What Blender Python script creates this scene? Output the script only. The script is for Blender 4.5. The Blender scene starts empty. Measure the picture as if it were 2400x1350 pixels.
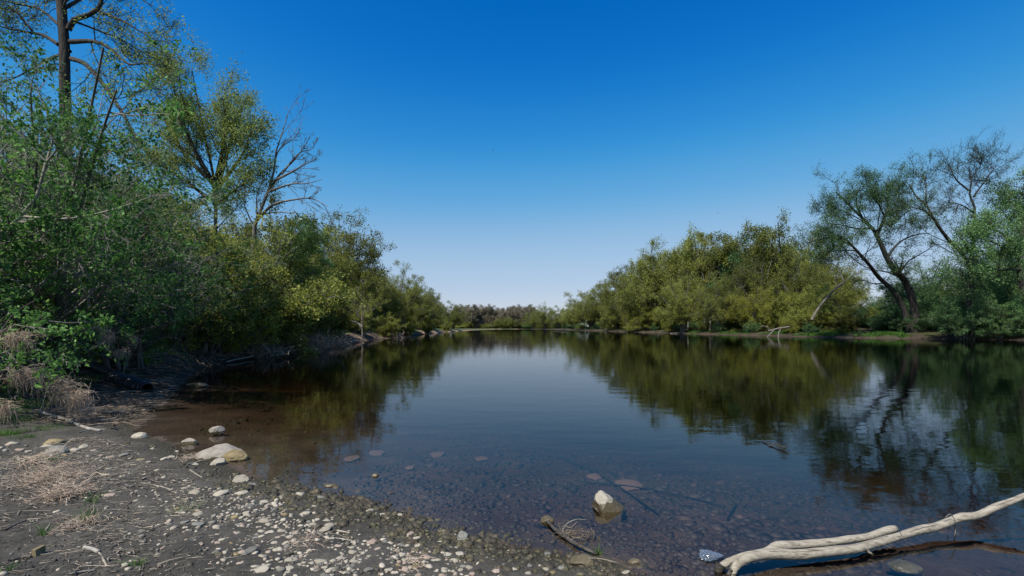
import bpy, math, random
import numpy as np
from math import radians, pi
rng = np.random.default_rng(7)
random.seed(7)
C = bpy.context.scene.collection
S = bpy.context.scene
# ------------------------------------------------------------------ camera
H, HZ, F = 1.7, 766.0, 1100.0            # eye height (m), horizon row and focal length of the photograph (px of 2400)
cd = bpy.data.cameras.new('camera'); cam = bpy.data.objects.new('camera', cd); C.objects.link(cam)
cam.location = (0, 0, H); cam.rotation_euler = (radians(90), 0, 0)
cd.sensor_width = 36; cd.lens = F / 2400 * 36; cd.shift_y = (HZ - 675) / 2400
cd.clip_start = 0.05; cd.clip_end = 30000
S.camera = cam
# ------------------------------------------------------------------ sky and sun
SUN_EL, SUN_AZ = 56.0, 214.0             # degrees; azimuth clockwise from +Y
w = bpy.data.worlds.new('World'); S.world = w; w.use_nodes = True
nt = w.node_tree; nt.nodes.clear()
out = nt.nodes.new('ShaderNodeOutputWorld'); bg = nt.nodes.new('ShaderNodeBackground')
sky = nt.nodes.new('ShaderNodeTexSky'); sky.sky_type = 'NISHITA'; sky.sun_disc = False
sky.sun_elevation = radians(SUN_EL); sky.sun_rotation = radians(SUN_AZ)
sky.air_density = 1.0; sky.dust_density = 0.3; sky.ozone_density = 2.5
gm = nt.nodes.new('ShaderNodeGamma'); gm.inputs[1].default_value = 1.0
hs = nt.nodes.new('ShaderNodeHueSaturation'); hs.inputs['Saturation'].default_value = 1.25; hs.inputs['Value'].default_value = 1.0
nt.links.new(sky.outputs[0], gm.inputs[0]); nt.links.new(gm.outputs[0], hs.inputs['Color'])
SKY = 0.085                              # strength of the physical sky
dn = nt.nodes.new('ShaderNodeVectorMath'); dn.operation = 'SCALE'; dn.inputs['Scale'].default_value = SKY
cv = nt.nodes.new('ShaderNodeRGBCurve'); up = nt.nodes.new('ShaderNodeVectorMath'); up.operation = 'SCALE'; up.inputs['Scale'].default_value = 1 / SKY
for ci, pts in enumerate(([(0, 0), (.036, .002), (.054, .022), (.084, .10), (.18, .33), (.40, .50), (1, .80)],
                          [(0, 0), (.104, .138), (.144, .235), (.20, .36), (.34, .52), (.536, .61), (1, .85)],
                          [(0, 0), (.246, .51), (.313, .63), (.39, .70), (.51, .745), (1, .92)])):
    c_ = cv.mapping.curves[ci]
    c_.points[0].location = pts[0]; c_.points[-1].location = pts[-1]
    for q in pts[1:-1]: c_.points.new(*q)
cv.mapping.update()                      # film-like deepening of the blue, the same in every direction
nt.links.new(hs.outputs[0], dn.inputs[0]); nt.links.new(dn.outputs[0], cv.inputs['Color']); nt.links.new(cv.outputs[0], up.inputs[0])
nt.links.new(up.outputs[0], bg.inputs[0]); bg.inputs[1].default_value = 0.058
nt.links.new(bg.outputs[0], out.inputs[0])
sd = bpy.data.lights.new('sun', 'SUN'); so = bpy.data.objects.new('sun', sd); C.objects.link(so)
sd.energy = 4.6; sd.angle = radians(0.5); sd.color = (1, 0.95, 0.86)
so.rotation_euler = (radians(90 - SUN_EL), 0, radians(180 - SUN_AZ))
so.location = (-30, -20, 60)
S.view_settings.view_transform = 'Standard'; S.view_settings.look = 'None'
S.view_settings.exposure = 0.55; S.view_settings.gamma = 1.0; S.view_settings.use_curve_mapping = False
S.cycles.use_denoising = True
S.cycles.max_bounces = 6; S.cycles.transparent_max_bounces = 8; S.cycles.diffuse_bounces = 3
S.cycles.glossy_bounces = 3; S.cycles.transmission_bounces = 2; S.cycles.volume_bounces = 0
S.cycles.caustics_reflective = False; S.cycles.caustics_refractive = False
# ------------------------------------------------------------------ numeric helpers
def nrm(v): return v / np.maximum(np.linalg.norm(v, axis=-1, keepdims=True), 1e-9)
def sstep(a, b, x):
    t = np.clip((x - a) / (b - a), 0, 1); return t * t * (3 - 2 * t)
_T = np.random.default_rng(3).random((64, 64, 64)).astype(np.float32)
def vn(x, y, z=0.0):
    x, y, z = np.broadcast_arrays(np.asarray(x, float), np.asarray(y, float), np.asarray(z, float))
    xi, yi, zi = np.floor(x).astype(int), np.floor(y).astype(int), np.floor(z).astype(int)
    fx, fy, fz = x - xi, y - yi, z - zi
    fx, fy, fz = [f * f * (3 - 2 * f) for f in (fx, fy, fz)]
    g = lambda a, b, c: _T[(xi + a) & 63, (yi + b) & 63, (zi + c) & 63]
    l = lambda a, b, t: a + (b - a) * t
    return l(l(l(g(0,0,0), g(1,0,0), fx), l(g(0,1,0), g(1,1,0), fx), fy),
             l(l(g(0,0,1), g(1,0,1), fx), l(g(0,1,1), g(1,1,1), fx), fy), fz) * 2 - 1
def fbm(x, y, z=0.0, o=4):
    s = 0; a = 1.0
    for k in range(o):
        s = s + a * vn(x * 2**k + 7.3 * k, y * 2**k + 3.1 * k, np.asarray(z) * 2**k + 1.7 * k); a *= 0.5
    return s
def P(px, py, Y): return np.array([(px - 1200) / F * Y, Y, H + (HZ - py) / F * Y])
# ------------------------------------------------------------------ river outline (metres)
LY = np.array([-60,-20,-3,1,2.5,3.2,3.44,3.6,3.95,4.26,4.57,4.87,5.07,5.28,5.77,6.05,6.83,7.36,7.99,9.64,11.4,16.4,19.9,22.3,30.2,40.7,64.5,89,156,249,312,335,352,420,2500.])
LX = np.array([30,12,5,3,1.5,.84,.70,.0,-.54,-1.05,-1.66,-2.04,-2.53,-2.93,-3.5,-3.96,-4.96,-5.8,-6.46,-7.45,-8.3,-11.5,-13.,-13.4,-15.1,-16.3,-18.8,-19.4,-21,-19,-14,-5,25,140,3000.])
RY = np.array([-60,0,40,60,66,78,98,144,234,300,320,345,420,2500.])
RX = np.array([95,88,76,65,57,49,45.5,39,31,20,13,16,60,2500.])
def _pd(x, y, py, pxs):
    best = np.full(x.shape, 1e9)
    for i in range(len(py) - 1):
        ax, ay, bx, by = pxs[i], py[i], pxs[i+1], py[i+1]
        dx, dy = bx - ax, by - ay
        t = np.clip(((x - ax) * dx + (y - ay) * dy) / (dx*dx + dy*dy), 0, 1)
        best = np.minimum(best, np.hypot(x - ax - t*dx, y - ay - t*dy))
    return best
def dist(x, y):                     # >0 in the river
    x = np.asarray(x, float); y = np.asarray(y, float)
    dl = _pd(x, y, LY, LX) * np.sign(x - np.interp(y, LY, LX))
    dr = _pd(x, y, RY, RX) * np.sign(np.interp(y, RY, RX) - x)
    return dl, dr
def ground(x, y):
    x = np.asarray(x, float); y = np.asarray(y, float)
    dl, dr = dist(x, y); d = np.minimum(dl, dr); e = np.maximum(-d, 0)
    wet = -np.minimum(0.075 * np.maximum(d, 0) + 0.02*np.maximum(d-3,0), 0.9)
    near = 0.05 * e + 0.10 * np.maximum(e - 1.6, 0)
    near = 1.9 * (1 - np.exp(-near / 1.9))
    farl = 1.1 * (1 - np.exp(-e / 1.6)) + 0.9 * (1 - np.exp(-e / 14))
    farr = 0.55 * (1 - np.exp(-e / 1.2)) + 1.2 * (1 - np.exp(-e / 25))
    k = sstep(10, 20, y); farl = farl * (1 - 0.72 * sstep(120, 260, y)); farr = farr * (1 - 0.6 * sstep(200, 320, y))
    land = np.where(dr < dl, farr, near * (1 - k) + farl * k)
    z = wet + land * (d < 0)
    a = np.clip(np.abs(d) * 0.8 + 0.35, 0, 1) * np.clip(1.2 - np.abs(d)*0.02, 0.2, 1)
    z = z + a * (0.035 * fbm(x * 0.9, y * 0.9, 0, 3) + 0.012 * fbm(x * 5, y * 5, 3, 3))
    z = z + (d < 0) * np.clip(e - 2, 0, 8) / 8 * 0.25 * fbm(x * 0.35, y * 0.35, 9, 2)
    return z
def g1(x, y): return float(ground(np.array([x]), np.array([y]))[0])
def G(px, py, dz=0.0):              # the place on the ground seen at a pixel
    z = 0.0
    for _ in range(12):
        Y = (H - z) * F / (py - HZ); X = (px - 1200) / F * Y
        z = 0.5 * z + 0.5 * (g1(X, Y) + dz)
    return np.array([X, Y, z])
def W(px, py):                      # the place on the water surface seen at a pixel
    Y = H * F / (py - HZ); return np.array([(px - 1200) / F * Y, Y, 0.0])
# ------------------------------------------------------------------ mesh helpers
def mesh_obj(name, V, Fa, mat, parent=None, smooth=True, attr=None):
    V = np.asarray(V, np.float32).reshape(-1, 3); Fa = np.asarray(Fa, np.int32)
    k = Fa.shape[1]
    me = bpy.data.meshes.new(name)
    me.vertices.add(len(V)); me.vertices.foreach_set('co', V.ravel())
    me.loops.add(Fa.size); me.loops.foreach_set('vertex_index', Fa.ravel())
    me.polygons.add(len(Fa)); me.polygons.foreach_set('loop_start', np.arange(0, Fa.size, k, dtype=np.int32))
    me.polygons.foreach_set('use_smooth', np.full(len(Fa), smooth))
    if attr:
        for an, av in attr.items():
            av = np.asarray(av, np.float32)
            if av.ndim == 2:
                a = me.color_attributes.new(an, 'FLOAT_COLOR', 'POINT')
                a.data.foreach_set('color', np.c_[av, np.ones(len(av))].astype(np.float32).ravel())
            else:
                a = me.attributes.new(an, 'FLOAT', 'POINT'); a.data.foreach_set('value', av)
    me.update(calc_edges=True)
    me.materials.append(mat)
    o = bpy.data.objects.new(name, me); C.objects.link(o)
    if parent: o.parent = parent
    return o
def tag(o, label=None, cat=None, group=None, kind=None):
    if label: o['label'] = label
    if cat: o['category'] = cat
    if group: o['group'] = group
    if kind: o['kind'] = kind
    return o
def empty(name, loc, rz=0.0, sc=1.0):
    o = bpy.data.objects.new(name, None); C.objects.link(o); o.location = [float(v) for v in loc]; o.rotation_euler = (0, 0, rz)
    o.scale = (sc, sc, sc) if np.isscalar(sc) else sc; o.empty_display_size = 0.1
    return o
def copy_tree(o, loc, rz=0.0, sc=1.0, tilt=(0, 0)):
    c = o.copy(); C.objects.link(c); c.location = [float(v) for v in loc]; c.rotation_euler = (tilt[0], tilt[1], rz)
    c.scale = (sc, sc, sc) if np.isscalar(sc) else sc
    for ch in list(o.children):
        d = ch.copy(); C.objects.link(d); d.parent = c
    return c
def tubes(pts, rad, sides=5, cap=False):
    N, K, _ = pts.shape
    t = np.empty_like(pts); t[:, 1:-1] = pts[:, 2:] - pts[:, :-2]; t[:, 0] = pts[:, 1] - pts[:, 0]; t[:, -1] = pts[:, -1] - pts[:, -2]
    t = nrm(t); m = nrm(pts[:, -1] - pts[:, 0])
    ref = np.where(np.abs(m[:, 2:3]) < 0.7, np.array([[0, 0, 1.]]), np.array([[1., 0.2, 0]]))
    u = nrm(np.cross(t, ref[:, None, :])); v = np.cross(t, u)
    a = np.arange(sides) / sides * 2 * pi
    V = pts[:, :, None] + rad[:, :, None, None] * (u[:, :, None] * np.cos(a)[None, None, :, None] + v[:, :, None] * np.sin(a)[None, None, :, None])
    idx = np.arange(N * K * sides).reshape(N, K, sides)
    q = np.stack([idx[:, :-1], np.roll(idx, -1, 2)[:, :-1], np.roll(idx, -1, 2)[:, 1:], idx[:, 1:]], -1).reshape(-1, 4)
    V = V.reshape(-1, 3)
    if cap:
        ends = []
        for n in range(N):
            for kk, flip in ((0, 1), (K - 1, 0)):
                ring = idx[n, kk]; c = len(V); V = np.vstack([V, pts[n, kk][None]])
                nx = np.roll(ring, -1)
                ends.append(np.stack([np.full(sides, c), ring if flip == 0 else nx, nx if flip == 0 else ring, np.full(sides, c)], -1))
        capq = []
        for e in ends:
            c = e[0, 0]
            for i in range(0, sides - 1, 2):
                capq.append([c, e[i, 1], e[i, 2], e[i + 1, 2] if e[i,2]==e[i+1,1] else e[i+1,1]])
        q = np.vstack([q, np.array(capq, int)])
    return V, q
def ribbons(pts, rad):
    V, _ = tubes(pts, rad * 1.2, 2); N, K, _x = pts.shape; idx = np.arange(N * K * 2).reshape(N, K, 2)
    return V, np.stack([idx[:, :-1, 0], idx[:, :-1, 1], idx[:, 1:, 1], idx[:, 1:, 0]], -1).reshape(-1, 4)
def merge(parts):
    Vs, Fs, n = [], [], 0
    for V, Q in parts:
        Vs.append(V); Fs.append(Q + n); n += len(V)
    return np.vstack(Vs), np.vstack(Fs)
def resample(pts, K):
    pts = np.asarray(pts, float)
    if len(pts) == 2: pts = np.vstack([pts[0], (pts[0] + pts[1]) / 2, pts[1]])
    # Catmull-Rom through the points, then even spacing
    Q = np.vstack([2*pts[0]-pts[1], pts, 2*pts[-1]-pts[-2]]); o = []
    for i in range(1, len(Q) - 2):
        for t in np.linspace(0, 1, 8, endpoint=False):
            a, b, c, d = Q[i-1], Q[i], Q[i+1], Q[i+2]
            o.append(0.5*((2*b)+(-a+c)*t+(2*a-5*b+4*c-d)*t*t+(-a+3*b-3*c+d)*t**3))
    o.append(Q[-2]); o = np.array(o)
    s = np.r_[0, np.cumsum(np.linalg.norm(np.diff(o[:, :3], axis=0), axis=1))]
    tt = np.linspace(0, s[-1], K)
    return np.stack([np.interp(tt, s, o[:, j]) for j in range(o.shape[1])], -1)
# ------------------------------------------------------------------ materials
def new_mat(name):
    m = bpy.data.materials.new(name); m.use_nodes = True; t = m.node_tree; t.nodes.clear()
    return m, t, (lambda k, **kw: _nd(t, k, **kw))
def _nd(t, k, **kw):
    n = t.nodes.new('ShaderNode' + k)
    for a, b in kw.items(): setattr(n, a, b)
    return n
def ramp(t, stops):
    r = t.nodes.new('ShaderNodeValToRGB'); e = r.color_ramp.elements
    while len(e) < len(stops): e.new(0.5)
    for i, (p, c) in enumerate(stops): e[i].position = p; e[i].color = (*c, 1)
    return r
def mat_leaf(name, a, b, trans=0.35, rough=0.5, var=0.5):
    m, t, N = new_mat(name); L = t.links.new
    at = N('Attribute', attribute_name='tone'); oi = N('ObjectInfo')
    ad = N('Math', operation='MULTIPLY_ADD'); ad.inputs[1].default_value = 1.0
    sc = N('Math', operation='MULTIPLY_ADD'); sc.inputs[1].default_value = var; sc.inputs[2].default_value = -var/2
    L(oi.outputs['Random'], sc.inputs[0]); L(at.outputs['Fac'], ad.inputs[0]); L(sc.outputs[0], ad.inputs[2])
    r = ramp(t, [(0.0, a), (0.55, tuple((x+y)/2 for x, y in zip(a, b))), (1.0, b)]); L(ad.outputs[0], r.inputs[0])
    d = N('BsdfDiffuse'); tr = N('BsdfTranslucent'); g = N('BsdfGlossy'); g.inputs['Roughness'].default_value = rough
    g.inputs['Color'].default_value = (0.8, 0.9, 1, 1)
    m1 = N('MixShader'); m1.inputs[0].default_value = trans; m2 = N('MixShader'); m2.inputs[0].default_value = 0.012
    L(r.outputs[0], d.inputs[0]); L(r.outputs[0], tr.inputs[0]); L(d.outputs[0], m1.inputs[1]); L(tr.outputs[0], m1.inputs[2])
    L(m1.outputs[0], m2.inputs[1]); L(g.outputs[0], m2.inputs[2])
    o = N('OutputMaterial'); L(m2.outputs[0], o.inputs[0]); return m
def mat_noise(name, stops, scale=8, detail=5, rough=0.85, bump=0.3, bdist=0.02, stretch=(1, 1, 1), spec=0.3, rand=0.0, wetline=None, bscale=None):
    m, t, N = new_mat(name); L = t.links.new
    tc = N('TexCoord'); mp = N('Mapping'); mp.inputs['Scale'].default_value = stretch; L(tc.outputs['Object'], mp.inputs[0])
    n = N('TexNoise'); n.inputs['Scale'].default_value = scale; n.inputs['Detail'].default_value = detail; n.inputs['Roughness'].default_value = 0.65
    L(mp.outputs[0], n.inputs['Vector']); r = ramp(t, stops)
    src = n.outputs['Fac']
    if rand:
        oi = N('ObjectInfo'); ad = N('Math', operation='MULTIPLY_ADD'); ad.inputs[1].default_value = rand
        sb = N('Math', operation='ADD'); sb.inputs[1].default_value = -rand / 2
        L(oi.outputs['Random'], ad.inputs[0]); L(src, ad.inputs[2]); L(ad.outputs[0], sb.inputs[0]); src = sb.outputs[0]
    L(src, r.inputs[0])
    b = N('BsdfPrincipled'); b.inputs['Roughness'].default_value = rough; b.inputs['Specular IOR Level'].default_value = spec
    col = r.outputs[0]
    if wetline is not None:                                   # wet, mud-stained below a height above the water
        ge = N('NewGeometry'); sx = N('SeparateXYZ'); L(ge.outputs['Position'], sx.inputs[0])
        n3 = N('TexNoise'); n3.inputs['Scale'].default_value = 9; n3.inputs['Detail'].default_value = 6; L(tc.outputs['Object'], n3.inputs['Vector'])
        a2 = N('Math', operation='MULTIPLY_ADD'); a2.inputs[1].default_value = wetline * 2.0; L(n3.outputs['Fac'], a2.inputs[0]); a2.inputs[2].default_value = 0.0
        lt = N('Math', operation='LESS_THAN'); L(sx.outputs['Z'], lt.inputs[0]); L(a2.outputs[0], lt.inputs[1])
        mx = N('MixRGB'); L(lt.outputs[0], mx.inputs[0]); L(col, mx.inputs[1]); mx.inputs[2].default_value = (0.075, 0.06, 0.035, 1); col = mx.outputs[0]
        rr = N('Math', operation='MULTIPLY_ADD'); rr.inputs[1].default_value = -0.45; rr.inputs[2].default_value = rough
        L(lt.outputs[0], rr.inputs[0]); L(rr.outputs[0], b.inputs['Roughness'])
    L(col, b.inputs['Base Color'])
    if bump:
        n2 = N('TexNoise'); n2.inputs['Scale'].default_value = bscale or scale * 2.5; n2.inputs['Detail'].default_value = 6; L(mp.outputs[0], n2.inputs['Vector'])
        bu = N('Bump'); bu.inputs['Strength'].default_value = bump; bu.inputs['Distance'].default_value = bdist
        L(n2.outputs['Fac'], bu.inputs['Height']); L(bu.outputs[0], b.inputs['Normal'])
    o = N('OutputMaterial'); L(b.outputs[0], o.inputs[0]); return m
def mat_attr(name, rough=0.9, spec=0.2, nscale=30, bump=0.3, bdist=0.01, vary=0.35):
    m, t, N = new_mat(name); L = t.links.new
    at = N('Attribute', attribute_name='col'); tc = N('TexCoord')
    n = N('TexNoise'); n.inputs['Scale'].default_value = nscale; n.inputs['Detail'].default_value = 7; n.inputs['Roughness'].default_value = 0.7; L(tc.outputs['Object'], n.inputs['Vector'])
    mr = N('MapRange'); mr.inputs[1].default_value = 0.3; mr.inputs[2].default_value = 0.7; mr.inputs[3].default_value = 1 - vary; mr.inputs[4].default_value = 1 + vary
    L(n.outputs['Fac'], mr.inputs[0])
    vm = N('VectorMath', operation='SCALE'); L(at.outputs['Color'], vm.inputs[0]); L(mr.outputs[0], vm.inputs['Scale'])
    b = N('BsdfPrincipled'); b.inputs['Roughness'].default_value = rough; b.inputs['Specular IOR Level'].default_value = spec
    L(vm.outputs[0], b.inputs['Base Color'])
    bu = N('Bump'); bu.inputs['Strength'].default_value = bump; bu.inputs['Distance'].default_value = bdist
    L(n.outputs['Fac'], bu.inputs['Height']); L(bu.outputs[0], b.inputs['Normal'])
    o = N('OutputMaterial'); L(b.outputs[0], o.inputs[0]); return m
M = {}
M['leaf_near'] = mat_leaf('leaf_box_elder', (0.022, 0.08, 0.018), (0.18, 0.35, 0.075), 0.42)
M['leaf_near_yellow'] = mat_leaf('leaf_box_elder_yellowish', (.06, .10, .02), (.30, .38, .09), 0.4)
M['leaf_near_grey'] = mat_leaf('leaf_box_elder_greyish', (.05, .09, .04), (.22, .32, .14), 0.4)
M['leaf_willow'] = mat_leaf('leaf_willow', (0.09, 0.105, 0.02), (0.34, 0.37, 0.075), 0.48, var=0.85)
M['leaf_green'] = mat_leaf('leaf_fresh_green', (0.045, 0.1, 0.035), (0.19, 0.33, 0.11), 0.4)
M['leaf_yellow'] = mat_leaf('leaf_yellow_green', (0.11, 0.12, 0.015), (0.36, 0.37, 0.05), 0.45)
M['leaf_maple'] = mat_leaf('leaf_maple_spring', (0.13, 0.17, 0.04), (0.36, 0.44, 0.12), 0.5)
M['leaf_brown'] = mat_leaf('leaf_brown_budding_hazed', (0.14, 0.125, 0.085), (0.27, 0.24, 0.17), 0.3)  # far wood leaves; distance haze put into the colour, paler and greyer
M['leaf_olive'] = mat_leaf('leaf_olive', (0.07, 0.08, 0.014), (0.27, 0.29, 0.05), 0.45, var=0.85)
M['bark_dark'] = mat_noise('bark_dark', [(0.3, (0.015, 0.013, 0.011)), (0.7, (0.055, 0.049, 0.043))], 6, 6, 0.9, 0.8, 0.05, (1, 1, 0.25))
M['bark_grey'] = mat_noise('bark_grey', [(0.3, (0.05, 0.045, 0.04)), (0.7, (0.20, 0.18, 0.155))], 6, 6, 0.9, 0.8, 0.05, (1, 1, 0.25))
M['bark_pale'] = mat_noise('bark_pale', [(0.3, (0.128, 0.120, 0.104)), (0.7, (0.336, 0.312, 0.272))], 9, 6, 0.85, 0.4, 0.01, (1, 1, 0.4))
M['twig_brown'] = mat_noise('twig_brown', [(0.3, (0.12, 0.10, 0.082)), (0.7, (0.25, 0.215, 0.18))], 6, 3, 0.9, 0)  # brown lightened so the far bare trees look hazy
M['driftwood'] = mat_noise('driftwood_bleached', [(0.30, (0.072, 0.061, 0.047)), (0.46, (0.238, 0.209, 0.162)), (0.72, (0.374, 0.338, 0.274))], 42, 9, 0.85, 1.0, 0.005, (0.16, 1.3, 1.3), bscale=60, wetline=.022)
M['straw'] = mat_attr('dry_straw', 0.8, 0.2, 60, 0, 0, 0.25)
M['litter'] = mat_attr('twig_litter', 0.9, 0.15, 60, 0, 0, 0.3)
M['pebble'] = mat_attr('small_stones', 0.85, 0.25, 45, 0.4, 0.004, 0.3)
M['wetstone'] = mat_attr('river_bed_stones', 0.6, 0.3, 25, 0.4, 0.004, 0.35)
M['grass'] = mat_leaf('grass_blades', (0.03, 0.08, 0.012), (0.12, 0.24, 0.04), 0.35)
M['stone_pale'] = mat_noise('stone_pale', [(0.2, (0.128, 0.108, 0.082)), (0.42, (0.269, 0.240, 0.187)), (0.8, (0.390, 0.352, 0.284))], 7, 8, 0.85, 0.5, 0.006, rand=0.25)
M['stone_pink'] = mat_noise('stone_pinkish', [(0.2, (0.173, 0.122, 0.094)), (0.5, (0.302, 0.230, 0.187)), (0.8, (0.396, 0.324, 0.274))], 9, 8, 0.85, 0.5, 0.006, rand=0.2)
M['stone_grey'] = mat_noise('stone_grey', [(0.2, (0.075, 0.075, 0.064)), (0.5, (0.150, 0.146, 0.128)), (0.8, (0.240, 0.232, 0.203))], 9, 8, 0.85, 0.5, 0.006, rand=0.2)
M['stone_tan'] = mat_noise('stone_tan', [(0.2, (0.086, 0.065, 0.029)), (0.5, (0.216, 0.166, 0.086)), (0.8, (0.302, 0.259, 0.173))], 7, 8, 0.85, 0.5, 0.006, rand=0.2)
M['stone_wet'] = mat_noise('stone_wet_brown', [(0.2, (0.035, 0.028, 0.015)), (0.5, (0.08, 0.065, 0.035)), (0.8, (0.16, 0.13, 0.08))], 9, 8, 0.45, 0.6, 0.008, rand=0.2, spec=0.4)
M['stone_sunken'] = mat_noise('stone_sunken_reddish', [(0.2, (0.072, 0.048, 0.036)), (0.5, (0.136, 0.092, 0.072)), (0.8, (0.192, 0.136, 0.112))], 9, 8, 0.8, 0.5, 0.006)
M['stone_wetgrey'] = mat_noise('stone_wet_grey', [(0.2, (0.025, 0.024, 0.019)), (0.5, (0.050, 0.048, 0.037)), (0.8, (0.080, 0.075, 0.060))], 9, 8, 0.5, 0.5, 0.006, spec=0.4)
M['stone_boulder'] = mat_noise('stone_boulder_wetline', [(0.25, (0.096, 0.083, 0.062)), (0.42, (0.260, 0.233, 0.186)), (0.8, (0.370, 0.343, 0.289))], 12, 9, 0.8, 0.8, 0.012, wetline=0.075)
M['stone_split'] = mat_noise('stone_low_wetline', [(0.25, (0.128, 0.109, 0.086)), (0.45, (0.225, 0.199, 0.165)), (0.8, (0.315, 0.285, 0.240))], 6, 9, 0.8, 0.6, 0.01, wetline=0.04)
M['log_dark'] = mat_noise('wet_log', [(0.3, (0.02, 0.017, 0.013)), (0.7, (0.09, 0.075, 0.06))], 8, 6, 0.55, 0.8, 0.02, (0.5, 2, 2), spec=0.4)
M['sunken_wood'] = mat_noise('sunken_wood', [(0.3, (0.006, 0.006, 0.005)), (0.7, (0.02, 0.017, 0.013))], 8, 4, 0.8, 0)
M['pipe'] = mat_noise('black_plastic_pipe', [(0.3, (0.012, 0.013, 0.016)), (0.7, (0.03, 0.032, 0.038))], 12, 4, 0.45, 0.1, 0.005, spec=0.5)
M['bird'] = mat_noise('bird_feathers', [(0.3, (0.10, 0.10, 0.11)), (0.7, (0.25, 0.25, 0.26))], 12, 2, 0.8, 0)
# ------------------------------------------------------------------ terrain
Yr = np.r_[-60, -30, -15, -8, -4, -2, 0, 1.0, 1.6, 2.0]
y = 2.0
rows = []
while y < 13: y += 0.0115 * y + 0.004; rows.append(y)
while y < 60: y *= 1.022; rows.append(y)
while y < 2400: y *= 1.035; rows.append(y)
Yr = np.r_[Yr, rows, 9000.]
U = np.r_[-14, -9, -6, -4, -3, -2.4, -2, -1.7, np.linspace(-1.5, -1.15, 10), np.linspace(-1.12, 1.02, 340), np.linspace(1.06, 1.5, 8), 2, 3, 5, 9, 14]
gy, gu = np.meshgrid(Yr, U, indexing='ij'); gx = gu * (np.maximum(gy, 0) + 2.6)
gz = ground(gx.ravel(), gy.ravel()).reshape(gx.shape)
dl, dr = dist(gx.ravel(), gy.ravel()); dl = dl.reshape(gx.shape); dr = dr.reshape(gx.shape); dd = np.minimum(dl, dr)
mud_near = (1 - sstep(9, 14, gy))
gz += (gy < 14) * (dd < 0.5) * (0.006 * fbm(gx * 14, gy * 14, 2, 3) + 0.020 * np.maximum(fbm(gx * 7, gy * 7, 5, 3), 0) * (dd < -.2))
col = np.zeros(gx.shape + (3,))
n1 = fbm(gx * 0.7, gy * 0.7, 5, 4)[..., None]; n2 = fbm(gx * 3, gy * 3, 8, 3)[..., None]
mud = np.array([0.062, 0.058, 0.050]) * (1 + 0.25 * n2); wetmud = np.array([0.034, 0.031, 0.021]) * (1 + 0.2 * n2)
sand = np.array([0.22, 0.155, 0.105]) * (1 + 0.25 * n2); grs = np.array([0.035, 0.07, 0.015]) * (1 + 0.3 * n1)
soil = np.array([0.04, 0.03, 0.018]) * (1 + 0.3 * n2); bed = np.array([0.062, 0.046, 0.036]) * (1 + 0.3 * n2)
e = -dd[..., None]; Y3 = gy[..., None]
landc = mud * (1 - sstep(9, 16, Y3)) + (soil * (1 - sstep(24, 36, Y3)) + sand * sstep(24, 36, Y3)) * sstep(9, 16, Y3) * (dl < dr)[..., None] + soil * sstep(9, 16, Y3) * (dl >= dr)[..., None]
kgr = sstep(-0.1, 0.35, n1 + 0.55 * (e - 3.6) - 0.35 * (Y3 < 6)) * sstep(2.2, 4.0, e)
kgr = np.where(Y3 > 14, sstep(0.0, 0.5, n1 * 0.5 + 0.5 * (e - 1.4)) * np.where((dl < dr)[..., None], 1, 0.35), kgr)
landc = landc * (1 - kgr) + grs * kgr
kf = sstep(4, 10, e) * sstep(20, 40, Y3); landc = landc * (1 - kf * 0.6) + soil * kf * 0.6
kw = sstep(0.5, 0.0, e) * (Y3 < 14)
col = landc * (1 - kw) + wetmud * kw
kb = (dd[..., None] > 0.0); col = np.where(kb, bed, col)
idx = np.arange(gx.size).reshape(gx.shape)
q = np.stack([idx[:-1, :-1], idx[:-1, 1:], idx[1:, 1:], idx[1:, :-1]], -1).reshape(-1, 4)
M['ground'] = mat_attr('river_shore_ground', 0.92, 0.15, 22, 0.9, 0.02, 0.4)
tag(mesh_obj('ground', np.stack([gx, gy, gz], -1), q, M['ground'], attr={'col': np.clip(col, 0.005, 1).reshape(-1, 3)}), kind='structure')
# ------------------------------------------------------------------ water: a closed body with clear, brownish water
m, t, N = new_mat('river_water'); L = t.links.new
tc = N('TexCoord')
def wn(scale, st, det, strength, prev=None, dist_=0.01):
    mp = N('Mapping'); mp.inputs['Scale'].default_value = st; L(tc.outputs['Object'], mp.inputs[0])
    n = N('TexNoise'); n.inputs['Scale'].default_value = scale; n.inputs['Detail'].default_value = det; L(mp.outputs[0], n.inputs['Vector'])
    b = N('Bump'); b.inputs['Strength'].default_value = strength; b.inputs['Distance'].default_value = dist_; L(n.outputs['Fac'], b.inputs['Height'])
    if prev: L(prev.outputs[0], b.inputs['Normal'])
    return b
b1 = wn(1.1, (0.6, 1.5, 1), 2, 0.20, None, 0.02)
b2 = wn(5.0, (0.7, 1.3, 1), 3, 0.20, b1, 0.006)
fr = N('Fresnel'); fr.inputs['IOR'].default_value = 1.35; L(b2.outputs[0], fr.inputs['Normal'])
gl = N('BsdfGlossy'); gl.inputs['Roughness'].default_value = 0.015; L(b2.outputs[0], gl.inputs['Normal'])
tr = N('BsdfTransparent'); tr.inputs[0].default_value = (0.90, 0.90, 0.88, 1)
mx = N('MixShader'); L(fr.outputs[0], mx.inputs[0]); L(tr.outputs[0], mx.inputs[1]); L(gl.outputs[0], mx.inputs[2])
va = N('VolumeAbsorption'); va.inputs['Color'].default_value = (0.62, 0.45, 0.33, 1); va.inputs['Density'].default_value = 2.2
o = N('OutputMaterial'); L(mx.outputs[0], o.inputs[0]); L(va.outputs[0], o.inputs['Volume'])
M['water'] = m
x0, x1, y0, y1, zb = -60, 140, -40, 460, -3.0
V = [(x0,y0,zb),(x1,y0,zb),(x1,y1,zb),(x0,y1,zb),(x0,y0,0),(x1,y0,0),(x1,y1,0),(x0,y1,0)]
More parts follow.
